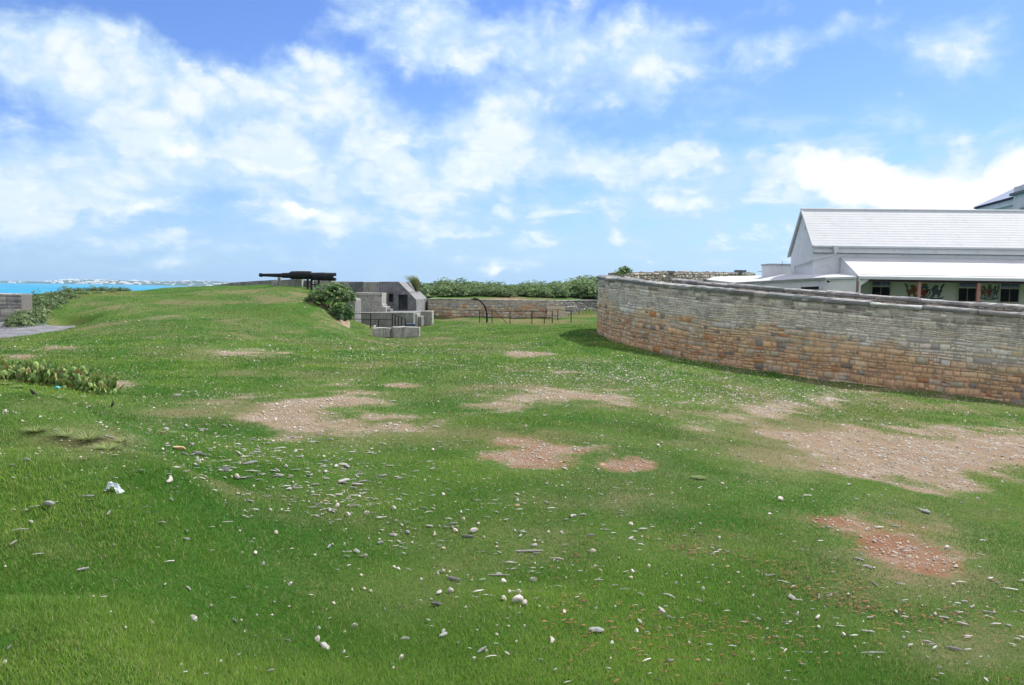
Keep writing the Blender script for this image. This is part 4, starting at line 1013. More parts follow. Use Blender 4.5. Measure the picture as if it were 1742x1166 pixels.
# tank
a, c = P(1309, 470, 56), P(1359, 452, 56)
tk = thing('water_tank', ((a[0] + c[0]) / 2, 56.7, a[2]), 'square white water tank on the annex roof beside the gable', 'tank')
mk('tank_body', box(a[0], c[0], 56, 57.8, a[2] - .6, c[2]), 'white_paint', tk)
mk('lid', box(a[0] - .06, c[0] + .06, 55.94, 57.86, c[2], c[2] + .10), 'grey_trim', tk)
mk('pipe', tube([P(1331, 451, 56.8), P(1331, 444.5, 56.8)], .02, 6), 'grey_trim', tk)
mk('pipe', tube([P(1290, 462.5, 60), P(1312, 461.3, 58)], .03, 6), 'grey_trim', tk)

# ------------------------------------------------------------------ tall stone building far right
C0 = np.array([63.0, 110.0]); dr = np.array([-2.8, -14.5]); dr = dr / np.linalg.norm(dr); pr_ = np.array([-dr[1], dr[0]])
ez = P(1648, 353, 110)[2]
fb_ = thing('stone_building', (C0[0], C0[1], -3), 'tall grey stone building with pale hipped roof showing above the white roof, far right', 'building')
def Q(a, b_, z): q = C0 + dr * a + pr_ * b_; return np.array([q[0], q[1], z])
La, Lw = 36., 14.
mk('wall', prism([Q(.5, .5, -3), Q(La, .5, -3), Q(La, .5, ez - .3), Q(.5, .5, ez - .3)], np.append(pr_ * (Lw - 1), 0)), 'far_wall', fb_)
mk('cornice', prism([Q(0.1, .1, ez - .9), Q(La, .1, ez - .9), Q(La, .1, ez), Q(.1, .1, ez)], np.append(pr_ * (Lw - .2), 0)), 'far_wall', fb_)
mk('cornice_line', prism([Q(0, -.12, ez - .22), Q(La, -.12, ez - .22), Q(La, -.12, ez - .06), Q(0, -.12, ez - .06)], np.append(pr_ * .25, 0)), 'dark_timber', fb_)
rf = [Q(-.2, -.2, ez), Q(La, -.2, ez), Q(La, Lw + .2, ez), Q(-.2, Lw + .2, ez), Q(7, Lw / 2, ez + 4.2), Q(La, Lw / 2, ez + 4.2)]
mk('roof', (rf, [(0, 1, 5, 4), (3, 0, 4), (2, 3, 4, 5), (0, 3, 2, 1), (1, 2, 5)]), 'far_roof', fb_)
kq = 14.2
mk('bay', prism([Q(kq, .2, -3), Q(La, .2, -3), Q(La, .2, ez + .9), Q(kq, .2, ez + .9)], np.append(-pr_ * .9, 0)), 'far_wall', fb_)
mk('bay_cornice', prism([Q(kq - .3, -.7, ez - .1), Q(La, -.7, ez - .1), Q(La, -.7, ez + .2), Q(kq - .3, -.7, ez + .2)], np.append(-pr_ * .35, 0)), 'concrete_dark', fb_)
for a_, w_, z1 in ((10.2, 1.5, ez - 2.4), (3.5, 1.5, ez - 2.4), (17.0, 1.4, ez - 2.0), (22, 1.4, ez - 2.0)):
    off = .5 if a_ < kq else -.72
    wd = mk('window', prism([Q(a_, off - .03, z1 - 2.2), Q(a_ + w_, off - .03, z1 - 2.2), Q(a_ + w_, off - .03, z1), Q(a_, off - .03, z1)], np.append(-pr_ * .04, 0)), 'window_blue', fb_)
    mk('lintel', prism([Q(a_ - .2, off - .03, z1), Q(a_ + w_ + .2, off - .03, z1), Q(a_ + w_ + .2, off - .03, z1 + .25), Q(a_ - .2, off - .03, z1 + .25)], np.append(-pr_ * .12, 0)), 'concrete', wd)

# ------------------------------------------------------------------ far shore
fs_x = np.linspace(-6000, 400, 200); Ysh = 6200.
prof = 34 + 34 * (fbm(fs_x / 420, fs_x * 0, 51, 4) - .45) + 14 * (fbm(fs_x / 130, fs_x * 0, 61, 3) - .5)
px_, _ = project(fs_x, np.full(200, Ysh), np.zeros(200))
prof = prof * np.interp(px_, [-200, 0, 60, 120, 330, 400, 520, 700], [.35, .42, .55, .9, .85, .6, .45, .2])
rows_ = []
for q, (dy, f) in enumerate([(-260, 0), (-200, .25), (-60, .75), (60, 1.), (500, 1.05), (1400, -.5)]):
    rows_.append(np.c_[fs_x, np.full(200, Ysh + dy), -16 + (prof * f if f > 0 else prof * 0 - 3)])
V = np.vstack(rows_); F = [(q * 200 + i, q * 200 + i + 1, (q + 1) * 200 + i + 1, (q + 1) * 200 + i) for q in range(5) for i in range(199)]
mk('hills', (V, F), speckled('far_wooded_hills', (.035, .075, .035), (.06, .10, .045), .01, (.09, .11, .06), bmp=0), kind='structure', smooth=True)
wh_m = speckled('far_white_walls', (.85, .85, .84), (.8, .8, .8), .02, None, bmp=0)
hm = []
for v_ in range(4):
    w, d_, h_ = [(26, 14, 8), (40, 16, 10), (18, 12, 7), (60, 18, 11)][v_]
    Vb, Fb = box(-w / 2, w / 2, -d_ / 2, d_ / 2, -3, h_ * .6); 
    Vr = np.array([(-w / 2 - 1, -d_ / 2 - 1, h_ * .6), (w / 2 + 1, -d_ / 2 - 1, h_ * .6), (w / 2 + 1, d_ / 2 + 1, h_ * .6), (-w / 2 - 1, d_ / 2 + 1, h_ * .6), (-w / 2 + 5, 0, h_), (w / 2 - 5, 0, h_)])
    Fr = [(0, 1, 5, 4), (1, 2, 5), (2, 3, 4, 5), (3, 0, 4)]
    me_ = base_mesh('house', *join([(Vb, Fb), (Vr, Fr)])); me_.materials.append(wh_m); hm.append(me_)
clus = [(95, 40, 6), (20, 12, 3), (52, 10, 4), (108, 24, 14), (130, 20, 10), (165, 25, 20), (185, 25, 16), (225, 28, 18), (255, 25, 22), (310, 30, 16), (345, 22, 8), (370, 12, 6), (390, 12, 5)]
for cx, sp2, nn in clus:
    for i in range(nn):
        px = rnd.gauss(cx, sp2 * .5); X = (px - 871) / FPX * Ysh
        f = rnd.choice([.15, .4, .6, .8, .95, 1.0]); dy = np.interp(f, [0, .25, .75, 1.], [-260, -200, -60, 60])
        z = -16 + np.interp(X, fs_x, prof) * f
        o = bpy.data.objects.new('house', rnd.choice(hm)); COL.objects.link(o); o.location = (X, Ysh + dy - 4, z); o.rotation_euler = (0, 0, rnd.uniform(-.5, .5)); s_ = rnd.uniform(.45, .85); o.scale = (s_, s_, s_)
        tag(o, 'tiny white house among many on the far shore across the turquoise sea', 'house', 'white houses on the far shore')

exec_order_marker = 3
# ------------------------------------------------------------------ plants
def leaf_cloud(n, rx, ry, rz, size, cols, seed, lumps=9, rosette=5, upright=.5, aspect=.38, base=0.):
    """rosettes of pointed leaves spread through the volume of an uneven crown"""
    r = np.random.default_rng(seed); cen = []
    for _ in range(lumps):
        d = r.normal(size=3); d[2] = abs(d[2]); d /= np.linalg.norm(d); f = r.uniform(.3, .72)
        cen.append((d[0] * rx * f, d[1] * ry * f, base + d[2] * rz * f, r.uniform(.30, .52)))
    cen = np.array(cen); V, F, C = [], [], []
    for i in range(n):
        c = cen[r.integers(lumps)]; d = r.normal(size=3); d /= np.linalg.norm(d); f = r.uniform(.5, 1.0) ** .5
        p = c[:3] + d * np.array([rx, ry, rz]) * c[3] * f
        if p[2] < .02: p[2] = r.uniform(.02, .15)
        tone = cols[r.integers(len(cols))] * r.uniform(.75, 1.25)
        ax = d * (1 - upright) + np.array([0, 0, 1.0]) * upright; ax /= np.linalg.norm(ax)
        a = np.cross(ax, [1, .3, .2]); a /= np.linalg.norm(a); b_ = np.cross(ax, a); ph = r.random() * 6.28
        for q in range(rosette):
            th = ph + q * 6.283 / rosette + r.uniform(-.3, .3); o_ = a * math.cos(th) + b_ * math.sin(th)
            dl = o_ * .8 + ax * r.uniform(.2, .9); dl /= np.linalg.norm(dl); sd2 = np.cross(dl, ax); sd2 /= (np.linalg.norm(sd2) + 1e-6)
            L_ = size * r.uniform(.7, 1.25); n0 = len(V)
            V += [p, p + dl * L_ * .55 + sd2 * L_ * aspect * .5, p + dl * L_ - ax * L_ * .12, p + dl * L_ * .55 - sd2 * L_ * aspect * .5]
            F.append((n0, n0 + 1, n0 + 2, n0 + 3)); cc = tone * r.uniform(.85, 1.15); C += [cc] * 4
    return np.array(V), np.array(F), np.clip(np.array(C), 0, 1)
def stems(n, rx, ry, rz, seed, rad=.02):
    r = random.Random(seed); ps = []
    for i in range(n):
        a = r.uniform(0, 6.28); f = r.uniform(.4, .8); e = np.array([rx * f * math.cos(a), ry * f * math.sin(a), rz * r.uniform(.4, .8)])
        m_ = e * .5 + np.array([r.uniform(-.1, .1), r.uniform(-.1, .1), .05]); ps.append(tube([np.array([e[0] * .1, e[1] * .1, -.15]), m_, e], [rad, rad * .7, rad * .35], 5))
    return join(ps)
GREEN = [np.array(c) * 1.55 for c in ((.055, .12, .035), (.075, .15, .045), (.04, .085, .035), (.12, .19, .065), (.17, .23, .09))]
DUSTY = [np.array(c) * 1.35 for c in ((.10, .17, .06), (.13, .19, .08), (.07, .13, .05), (.18, .22, .10), (.06, .11, .045))]
def plant_meshes(name, variants, **kw):
    out = []
    for s_ in range(variants):
        a = leaf_cloud(seed=100 + s_, **kw); me1 = base_mesh(name, *a); me1.materials.append(M['leaf'])
        b_ = stems(9, kw['rx'], kw['ry'], kw['rz'], s_); me2 = base_mesh('stems', *b_); me2.materials.append(M['bark']); out.append((me1, me2))
    return out
def place_plant(name, meshes, loc, sc, rz, label, cat, group):
    t_ = thing(name, loc, label, cat, group); t_.scale = sc; t_.rotation_euler = (0, 0, rz)
    for nm, me_ in zip(('foliage', 'stems'), meshes):
        o = bpy.data.objects.new(nm, me_); COL.objects.link(o); o.parent = t_
    return t_
shr = plant_meshes('foliage', 5, n=640, rx=1.6, ry=1.1, rz=1.0, size=.17, lumps=22, cols=GREEN + DUSTY[:4], rosette=6, upright=.6)
ORD = 'leftmost,second,third,fourth,fifth,sixth,seventh,eighth,ninth,tenth,eleventh,twelfth,thirteenth,fourteenth,fifteenth,sixteenth,seventeenth,eighteenth,nineteenth,twentieth,twenty first,rightmost'.split(',')
def ordn(i, n): return 'leftmost' if i == 0 else 'rightmost' if i == n - 1 else ORD[i] + ' from left'
pos_words = ['pale tufty', 'dense', 'rounded', 'low spreading', 'dark', 'upright', 'thick', 'broad', 'ragged', 'full', 'compact', 'loose']
k_ = 0
top_y = [(722, 481), (736, 477), (750, 475), (764, 477), (779, 474.5), (793, 477), (806, 479), (820, 480), (834, 479), (848, 481), (862, 483), (878, 481), (893, 479), (908, 480), (922, 480), (936, 477), (950, 477), (964, 476), (978, 474), (992, 471), (1006, 469.5), (1020, 468)]
for i, (px, ty) in enumerate(top_y):
    for row in range(3):
        Y = 67.2 + row * 3.2 + rnd.uniform(-.6, .6) + max(0, px - 900) * .03
        pxx = px + rnd.uniform(-3, 3) + row * 6; x = P(pxx, 500, Y)[0]; zg = H1(x, Y); zt_ = P(pxx, ty + (9 if row == 0 else 3.5 if row == 1 else 0), Y)[2]; s_ = max(.42, (zt_ - zg) / 1.02)
        place_plant('shrub', shr[(i + row) % 5], (x, Y, zg), (s_ * 1.05, s_, s_), rnd.uniform(0, 6), ordn(i, 22) + [' low green shrub in the row nearest the retaining wall', ' green shrub in the middle row on the bank', ' green shrub of the crest row against the sky'][row], 'shrub', 'coastal scrub on the bank above the retaining wall, ' + ['lowest', 'middle', 'crest'][row])
for q_, (px, Y, s_) in enumerate(((705, 68, .75), (716, 67, .8), (728, 66.5, .7), (738, 67.2, .62), (722, 70, 1.0), (742, 70.5, .8), (712, 71, .95))):
    x = P(px, 500, Y)[0]; place_plant('shrub', shr[int(px) % 5], (x, Y, H1(x, Y)), (s_,) * 3, rnd.uniform(0, 6), 'pale green shrub beside the sloping emplacement end, ' + ['front left', 'front, second from left', 'front, third from left', 'front right', 'rear middle', 'rear right', 'rear left'][q_], 'shrub', 'shrubs beside the sloping end of the emplacement')
# the big bush by the emplacement, on its crumbling bank
a = leaf_cloud(1500, 1.75, 1.2, 1.25, .17, GREEN, 55, lumps=16, rosette=6, upright=.55)
bpos = np.array([P(562, 520, 46.6)[0], 46.6, P(562, 517, 46.6)[2]])
bush = thing('shrub', bpos, 'large dense green bush spilling over the crumbling bank below the cannon', 'shrub')
V1 = np.asarray(a[0]) + bpos; V1[:, 2] += .12; mk('foliage', (V1, a[1], a[2]), 'leaf', bush)
a2 = leaf_cloud(420, .75, .7, 1.05, .17, GREEN[:4], 57, lumps=9, rosette=6)
off = P(581, 543, 45.2); mk('foliage', (np.asarray(a2[0]) + off, a2[1], a2[2]), 'leaf', bush)
sv_ = stems(16, 1.7, 1.0, 1.0, 9, .035); mk('stems', (np.asarray(sv_[0]) + bpos + [0, -.4, -.1], sv_[1]), 'bark', bush)
# crumbling bank: earth scarp
xs = np.linspace(0, 1, 26); V = []
for q, f in enumerate(np.linspace(0, 1, 10)):
    for x in xs:
        a = P(512 + 76 * x, 512 + 16 * x, 46.3); c = P(520 + 74 * x, 537 + 24 * x, 43.3); p = a * (1 - f) + c * f
        p = p + np.array([0, .45 * math.sin(f * 3.1) - (fbm(np.array([x * 7.]), np.array([f * 4.]), 4, 3)[0] - .5) * .9, .25 * (fbm(np.array([x * 9.]), np.array([f * 5.]), 14, 3)[0] - .5)]); V.append(p)
mk('earth_bank', (V, [(q * 26 + i, q * 26 + i + 1, (q + 1) * 26 + i + 1, (q + 1) * 26 + i) for q in range(9) for i in range(25)]), 'sand_cliff', kind='structure', smooth=False)
for px, py, Y, s_ in ((529, 528, 46.0, .3), (540, 533, 45.5, .28), (548, 537, 45.0, .25)):
    x = P(px, py, Y); mk('rock', rock_lump(x, s_, s_ * .8, s_ * .45, int(px)), 'concrete', label={529: 'flat grey rock in the bank at the left foot of the bush', 540: 'middle flat grey rock below the left side of the bush', 548: 'lowest flat grey rock in the crumbling bank under the bush'}[px], cat='rock')
# tall grass tuft on the emplacement shoulder
def tuft(n, h_, spread, lean, seed, wid=.02, cols=None):
    r = np.random.default_rng(seed); V, F, C = [], [], []
    for i in range(n):
        a = r.uniform(0, 6.28); o_ = np.array([math.cos(a), math.sin(a), 0]); s_ = np.array([-o_[1], o_[0], 0]); L_ = h_ * r.uniform(.6, 1.1)
        b0 = o_ * r.uniform(0, spread * .25); m_ = b0 + o_ * spread * .35 + lean * L_ * .3 + np.array([0, 0, L_ * .6]); e = b0 + o_ * spread * r.uniform(.5, 1) + lean * L_ * .9 + np.array([0, 0, L_ * .88])
        n0 = len(V); V += [b0 - s_ * wid, b0 + s_ * wid, m_ + s_ * wid * .8, m_ - s_ * wid * .8, e]; F += [(n0, n0 + 1, n0 + 2, n0 + 3), (n0 + 3, n0 + 2, n0 + 4)]
        C += [cols[r.integers(len(cols))] * r.uniform(.8, 1.2)] * 5
    return np.array(V), F, np.array(C)
STRAW = [np.array(c) for c in ((.16, .22, .08), (.22, .26, .10), (.10, .17, .05), (.30, .29, .14))]
b0 = P(711, 496, 60.5); a = tuft(380, 1.35, .65, np.array([-.55, 0, .0]), 3, .018, STRAW)
mk('grass_tuft', (a[0] + b0, a[1], a[2]), 'leaf', label='tall wispy grass tuft leaning left from the top of the sloping concrete', cat='grass tuft')
# left ridge scrub
shl = plant_meshes('foliage', 4, n=240, rx=1.3, ry=1.1, rz=.75, size=.17, cols=DUSTY, rosette=5, upright=.5)
lst = [(40, 520, 39.6), (36, 533, 39.2), (46, 508, 40.6), (52, 526, 40.4), (32, 505, 44), (47, 502, 44.5), (45, 515, 42.5), (62, 503, 46), (63, 517, 43.2), (78, 499, 47.5), (82, 510, 45), (96, 494, 50), (100, 504, 47), (112, 491, 52), (118, 500, 49), (127, 491, 53.5), (142, 490, 54.5), (157, 490.5, 55), (172, 490, 55.5), (187, 489.5, 56), (202, 490, 56.5), (212, 492, 56.5), (26, 527, 41.5), (140, 497, 51), (165, 496.5, 52.5), (190, 496, 54)]
for i, (px, py, Y) in enumerate(lst):
    x = P(px, py, Y)[0]; zg = H1(x, Y); s_ = max(.38, min(.95, (P(px, py - 5, Y)[2] - zg) / .75))
    place_plant('shrub', shl[i % 4], (x, Y, zg - .05), (s_ * .9, s_ * .9, s_), rnd.uniform(0, 6), (ordn(sorted(q[0] for q in lst if q[2] > 48).index(px), sum(q[2] > 48 for q in lst)) + ' scrubby grey green bush on the ridge against the sea') if Y > 48 else (ordn(sorted(q[0] for q in lst if q[2] <= 48).index(px), sum(q[2] <= 48 for q in lst)) + ' scrubby green bush on the bank beside the left wall'), 'shrub', 'scrubby bushes along the ridge by the sea' if Y > 48 else 'scrubby bushes on the bank by the left wall')
x = P(1058, 470, 44); a = leaf_cloud(160, .75, .5, .45, .14, GREEN, 91, lumps=6)
mk('shrub', (a[0] + P(1060, 466.5, 47), a[1], a[2]), 'leaf', label='small green bush growing on top of the ruined wall', cat='shrub')

# prickly pear
def pear(seed, npads, rx, hz_):
    r = np.random.default_rng(seed); V, F, C = [], [], []
    pads = []
    for i in range(npads):
        if i < npads * .3 or not pads: base = np.array([r.uniform(-rx, rx), r.uniform(-.3, .3), -.03]); lv = 0
        else:
            q = pads[r.integers(len(pads))]
            if q[2] > 3: q = pads[r.integers(len(pads))]
            base = q[0] + q[1] * .9; lv = q[2] + 1
        d = np.array([r.normal() * .45, r.normal() * .35, 1.0]); d /= np.linalg.norm(d); L_ = r.uniform(.09, .15) * (1 - .05 * lv)
        if base[2] > hz_: continue
        pads.append((base, d * L_, lv))
        ang = r.uniform(0, 3.14); w_ = np.array([math.cos(ang), math.sin(ang), 0]); w_ = w_ - d * (w_ @ d); w_ /= np.linalg.norm(w_); nn = np.cross(d, w_)
        n0 = len(V); col = np.array([(.12, .21, .05), (.17, .26, .07), (.09, .16, .045), (.22, .28, .08)][r.integers(4)]) * r.uniform(.85, 1.15)
        if r.random() < .06: col = np.array((.34, .20, .10))
        K_ = 12
        V.append(base + d * L_ * .55 + nn * L_ * .13); C.append(col); V.append(base + d * L_ * .55 - nn * L_ * .13); C.append(col)
        for j in range(K_):
            a = j * 6.283 / K_; V.append(base + d * L_ * (.5 - .52 * math.cos(a)) + w_ * L_ * .40 * math.sin(a)); C.append(col * 1.35 + .02)
        for j in range(K_):
            F += [(n0, n0 + 2 + j, n0 + 2 + (j + 1) % K_), (n0 + 1, n0 + 2 + (j + 1) % K_, n0 + 2 + j)]
        if r.random() < .22:                             # spines / fruit
            f0 = len(V); tp = base + d * L_; fc = np.array((.42, .42, .16)) if r.random() < .7 else np.array((.45, .16, .07))
            for q in ((.02, 0, 0), (-.02, 0, 0), (0, .02, 0), (0, 0, .05)): V.append(tp + np.array(q)); C.append(fc)
            F += [(f0, f0 + 2, f0 + 3), (f0 + 2, f0 + 1, f0 + 3), (f0 + 1, f0, f0 + 3)]
    return np.array(V), F, np.clip(np.array(C), 0, 1)
cl = [(6, 646, 14.6, .30), (24, 648, 14.3, .42), (40, 650, 14.1, .45), (58, 652, 13.9, .48), (76, 655, 13.7, .48), (94, 657, 13.5, .50), (110, 660, 13.3, .48), (124, 662, 13.1, .44), (138, 664, 12.9, .42), (150, 667, 12.7, .38), (163, 669, 12.5, .36), (172, 671, 12.3, .28)]
for i, (px, py, Y, hz_) in enumerate(cl):
    p = ground_px(px, py)
    V, F, C = pear(i + 3, 110, .24, hz_)
    w_ = 'left end' if i < 3 else 'right end' if i > 8 else 'middle'
    mk('prickly_pear', (V + p, F, C), 'cactus', label=ordn(i, 12) + ' prickly pear cactus of the clump, with flat round pads', cat='cactus', group='prickly pear clump, %s' % w_)

# ------------------------------------------------------------------ stones and driftwood
STC = [(.60, .56, .46), (.68, .66, .60), (.50, .45, .36), (.56, .54, .50), (.40, .39, .37)]
stone_mesh = []
for v_ in range(10):
    V, F = rock_lump((0, 0, 0), 1, rnd.uniform(.6, .9), rnd.uniform(.45, .75), 300 + v_, 2)
    me_ = base_mesh('stone', V, F, np.tile(jit(STC[v_ % 5], rnd, .08), (len(V), 1)), smooth=False); me_.materials.append(M['stone_cream']); stone_mesh.append(me_)
tan_mesh = []
for v_ in range(2):
    V, F = rock_lump((0, 0, 0), 1, .6, .45, 700 + v_, 2)
    me_ = base_mesh('stone', V, F, np.tile((.52, .37, .22), (len(V), 1))); me_.materials.append(M['stone_cream']); tan_mesh.append(me_)
dark_mesh = []
for v_ in range(3):
    V, F = rock_lump((0, 0, 0), 1, .7, .5, 400 + v_, 2); me_ = base_mesh('stone', V, F, np.tile((.09, .095, .10), (len(V), 1))); me_.materials.append(M['stone_cream']); dark_mesh.append(me_)
def stick_geo(seed, thick=.16, bend=.15, flat=.6, n=9, taper=.3):
    r = np.random.default_rng(seed); m_ = 8; xs = np.linspace(-1, 1, m_); off = (r.normal() * bend) * (xs ** 2 - .5); rad = thick * (1 - taper * np.abs(xs) ** 1.5) * (1 + r.uniform(-.18, .18, m_)); rad[0] *= .6; rad[-1] *= .35 + .3 * r.random()
    V, F = [], []
    for i in range(m_):
        for j in range(n):
            a = j * 6.283 / n; q = rad[i] * (1 + .18 * math.sin(3 * a + seed) + r.uniform(-.06, .06)); V.append((xs[i] + r.uniform(-.02, .02), off[i] + q * math.cos(a), q * math.sin(a) * flat))
    for i in range(m_ - 1):
        for j in range(n): F.append((i * n + j, i * n + (j + 1) % n, (i + 1) * n + (j + 1) % n, (i + 1) * n + j))
    F += [tuple(range(n - 1, -1, -1)), tuple((m_ - 1) * n + j for j in range(n))]
    return np.array(V), F
wood_mesh = []
for v_ in range(10):
    V, F = stick_geo(v_, rnd.uniform(.20, .42), .22 if v_ % 3 == 0 else .06, rnd.uniform(.7, 1.0))
    c = jit(rnd.choice([(.40, .395, .38), (.30, .30, .30), (.50, .49, .46), (.22, .22, .225)]), rnd, .1)
    me_ = base_mesh('driftwood', V, F, np.tile(c, (len(V), 1))); me_.materials.append(M['driftwood']); wood_mesh.append(me_)
long_mesh = []
for v_ in range(4):
    V, F = stick_geo(20 + v_, .10, .12, .8, taper=.5); me_ = base_mesh('driftwood', V, F, np.tile((.27, .265, .26), (len(V), 1))); me_.materials.append(M['driftwood']); long_mesh.append(me_)

def slope_quat(x, y):
    e = .15; zx = (H1(x + e, y) - H1(x - e, y)) / (2 * e); zy = (H1(x, y + e) - H1(x, y - e)) / (2 * e)
    return Vector((-zx, -zy, 1)).normalized().to_track_quat('Z', 'Y')
def put(mesh, name, px, py, wpx, rot=None, lift=.28, label=None, cat=None, group=None, sz=1.0):
    p = ground_px(px, py)
    if p is None: return None
    s_ = wpx / FPX * p[1] / 2 * 1.02
    o = bpy.data.objects.new(name, mesh); COL.objects.link(o)
    o.rotation_mode = 'QUATERNION'
    rz = rnd.uniform(0, 6.28) if rot is None else rot
    o.rotation_quaternion = slope_quat(p[0], p[1]) @ Vector((0, 0, 1)).rotation_difference(Vector((0, 0, 1))) @ __import__('mathutils').Quaternion((0, 0, 1), rz)
    hgt = float(max(v.co.z for v in mesh.vertices)); 
    o.location = (p[0], p[1], p[2] + hgt * s_ * lift + .008); o.scale = (s_, s_, s_ * sz)
    tag(o, label, cat, group); return o
N_S = [  # px, py, width px, mesh, label
    (857, 992, 17, 1, 'rounded pale stone just under the curved driftwood stick'), (766, 1009, 12, 3, 'round whitish stone right of the curved chip, above the dark lump'),
    (880, 1026, 24, 2, 'largest knobbly stone of the pale cluster near the centre'), (882, 1010, 16, 1, 'pale stone at the top of the pale central cluster'), (857, 1022, 13, 0, 'brownish stone at the left of the pale central cluster'), (866, 1012, 12, 3, 'greyish stone in the pale central cluster'), (893, 1030, 14, 2, 'stone at the lower right of the pale central cluster'),
    (682, 1122, 13, 1, 'smooth white oval stone low in the foreground grass'), (602, 1068, 14, 1, 'white flattish stone right of the pointed pale stone'), (541, 1091, 17, 1, 'pointed triangular pale stone in the foreground'), (494, 996, 10, 1, 'small bright stone alone in the grass, lower left centre'),
    (448, 962, 9, 1, 'small upright white stone left of centre'), (434, 945, 12, 3, 'pale stone above and left of the small upright white stone'), (678, 970, 8, 1, 'right one of a pair of little white pebbles'), (671, 967, 7, 1, 'left one of a pair of little white pebbles'), (620, 1004, 7, 1, 'tiny white pebble, middle of a loose row of three'), (599, 1006, 6, 1, 'tiny white pebble, left of a loose row of three'), (631, 1008, 7, 1, 'tiny white pebble, right of a loose row of three'),
    (622, 876, 13, 1, 'bright angular stone at the right of the rubble patch'), (592, 879, 14, 3, 'wide grey white stone at the left of the rubble patch'), (573, 863, 13, 1, 'bright stone at the top of the rubble patch'), (555, 856, 13, 0, 'tan stone beside the top of the rubble patch'), (670, 868, 13, 3, 'grey split stone right of the rubble patch'), (612, 848, 9, 3, 'small grey stone above the rubble patch'),
    (403, 813, 11, 0, 'cream stone among the upper left driftwood'), (754, 845, 12, 3, 'grey white stone in the upper middle grass'), (879, 862, 11, 0, 'single tan stone right of the middle'), (774, 905, 12, 0, 'cream stone touching a brown stick, centre'), (806, 907, 16, 3, 'knot of small grey stones, centre'), (694, 900, 9, 0, 'small tan stone, centre left'), (669, 908, 7, 1, 'small white stone left of a tan one'),
    (1009, 940, 14, 0, 'domed cream stone right of the long dark stick'), (1074, 894, 11, 1, 'small cream stone in open grass right of centre'), (956, 908, 8, 1, 'small bright pebble, upper middle right'), (907, 990, 15, 3, 'pale chip like stone right of the curved stick'), (1075, 975, 13, 1, 'white flat stone of a pair, right of centre'), (1073, 985, 9, 0, 'lower stone of a pair, right of centre'), (1082, 1077, 11, 1, 'tall narrow white stone in the foreground, right of the thick grey stick'),
    (959, 1044, 11, 0, 'cream stone alone in the foreground centre'), (1240, 994, 13, 0, 'tan rounded stone in the rusty coloured grass'), (1237, 966, 8, 1, 'small white stone above the tan rounded one'), (1357, 1047, 10, 1, 'small bright angular stone, lower right'), (1435, 1084, 13, 3, 'ridged grey white stone, lower right'), (1328, 853, 15, 3, 'grey upright rock in the middle right grass'),
    (1224, 918, 8, 3, 'narrow grey stone, right of centre'), (1040, 1097, 9, 1, 'small pale stone near a white chip in the foreground'), (1172, 1097, 10, 1, 'small oval stone in the foreground, right'), (1622, 998, 9, 3, 'grey stone below the red bare patch'), (1612, 935, 12, 3, 'grey stone at the right edge of the red bare patch'), (308, 765, 28, 0, 'largest orange tan wedge shaped rock on the left'), (278, 739, 14, 0, 'smaller tan rock above the wedge shaped rock'), (277, 767, 8, 3, 'small grey stone left of the wedge shaped rock'),
    (173, 774, 8, 1, 'bright white pebble on the left mound'), (8, 703, 12, 3, 'grey white stone at the left edge, beyond the mound'), (7, 1131, 9, 1, 'white stone at the bottom left corner'), (194, 930, 6, 3, 'small grey stone on the left slope'), (1023, 793, 12, 0, 'pale tan rock at the left edge of the small red patch'), (954, 788, 9, 0, 'left tan stone of a touching pair below the reddish patch'), (962, 787, 10, 0, 'right tan stone of a touching pair below the reddish patch'), (1241, 660, 8, 0, 'cream block of stone in the grass before the long wall'), (1344, 664, 7, 1, 'white round stone near the long wall'), (1402, 664, 6, 1, 'white stone close to the foot of the long wall'),
    (1655, 1035, 9, 3, 'grey stone at the lower right'), (543, 1072, 8, 1, 'white pebble above the pointed triangular stone'), (462, 1051, 7, 3, 'pale pebble in the lower left grass'), (1704, 822, 9, 1, 'whitish stone at the right end of the pink earth'), (1662, 850, 8, 1, 'whitish stone below the pink earth'), (1120, 760, 8, 3, 'small pale stone right of the reddish patch'), (737, 768, 9, 3, 'grey white stone below the large bare patch'), (214, 1072, 7, 3, 'pale chip on the lower left slope'), (754, 975, 9, 3, 'grey stone left of the short brown log'), (745, 978, 6, 1, 'tiny white stone touching a grey one')]
for (px, py, w_, v_, lb) in N_S:
    c_ = [2, 0, 0, 3, 4][0]
    mesh = stone_mesh[{0: 0, 1: 1, 2: 8, 3: 3}[v_]] if rnd.random() < .6 else stone_mesh[{0: 5, 1: 6, 2: 3, 3: 8}[v_]]
    if 'tan' in lb: mesh = tan_mesh[int(px) % 2]
    put(mesh, 'stone', px, py, w_ * 1.1, label=lb, cat='stone', sz=1.15 if w_ < 16 else .95)
for (px, py, w_, lb) in [(490, 1093, 13, 'dark blue grey angular stone left of the pointed pale stone'), (744, 1031, 26, 'dark charred wood lump in the foreground, centre'), (985, 638, 9, 'black lump in the far grass, right of two'), (974, 643, 7, 'small dark lump beside the black lump in the far grass'), (947, 638, 6, 'small dark clod at the far strip of bare ground'), (681, 1034, 9, 'small dark stone in the foreground grass'), (384, 802, 24, 'dark grey weathered lump among the upper left driftwood'), (939, 685, 5, 'small dark clod beside the far pale patch')]:
    put(dark_mesh[int(px) % 3], 'dark_stone', px, py, w_, label=lb, cat='stone', sz=.8)
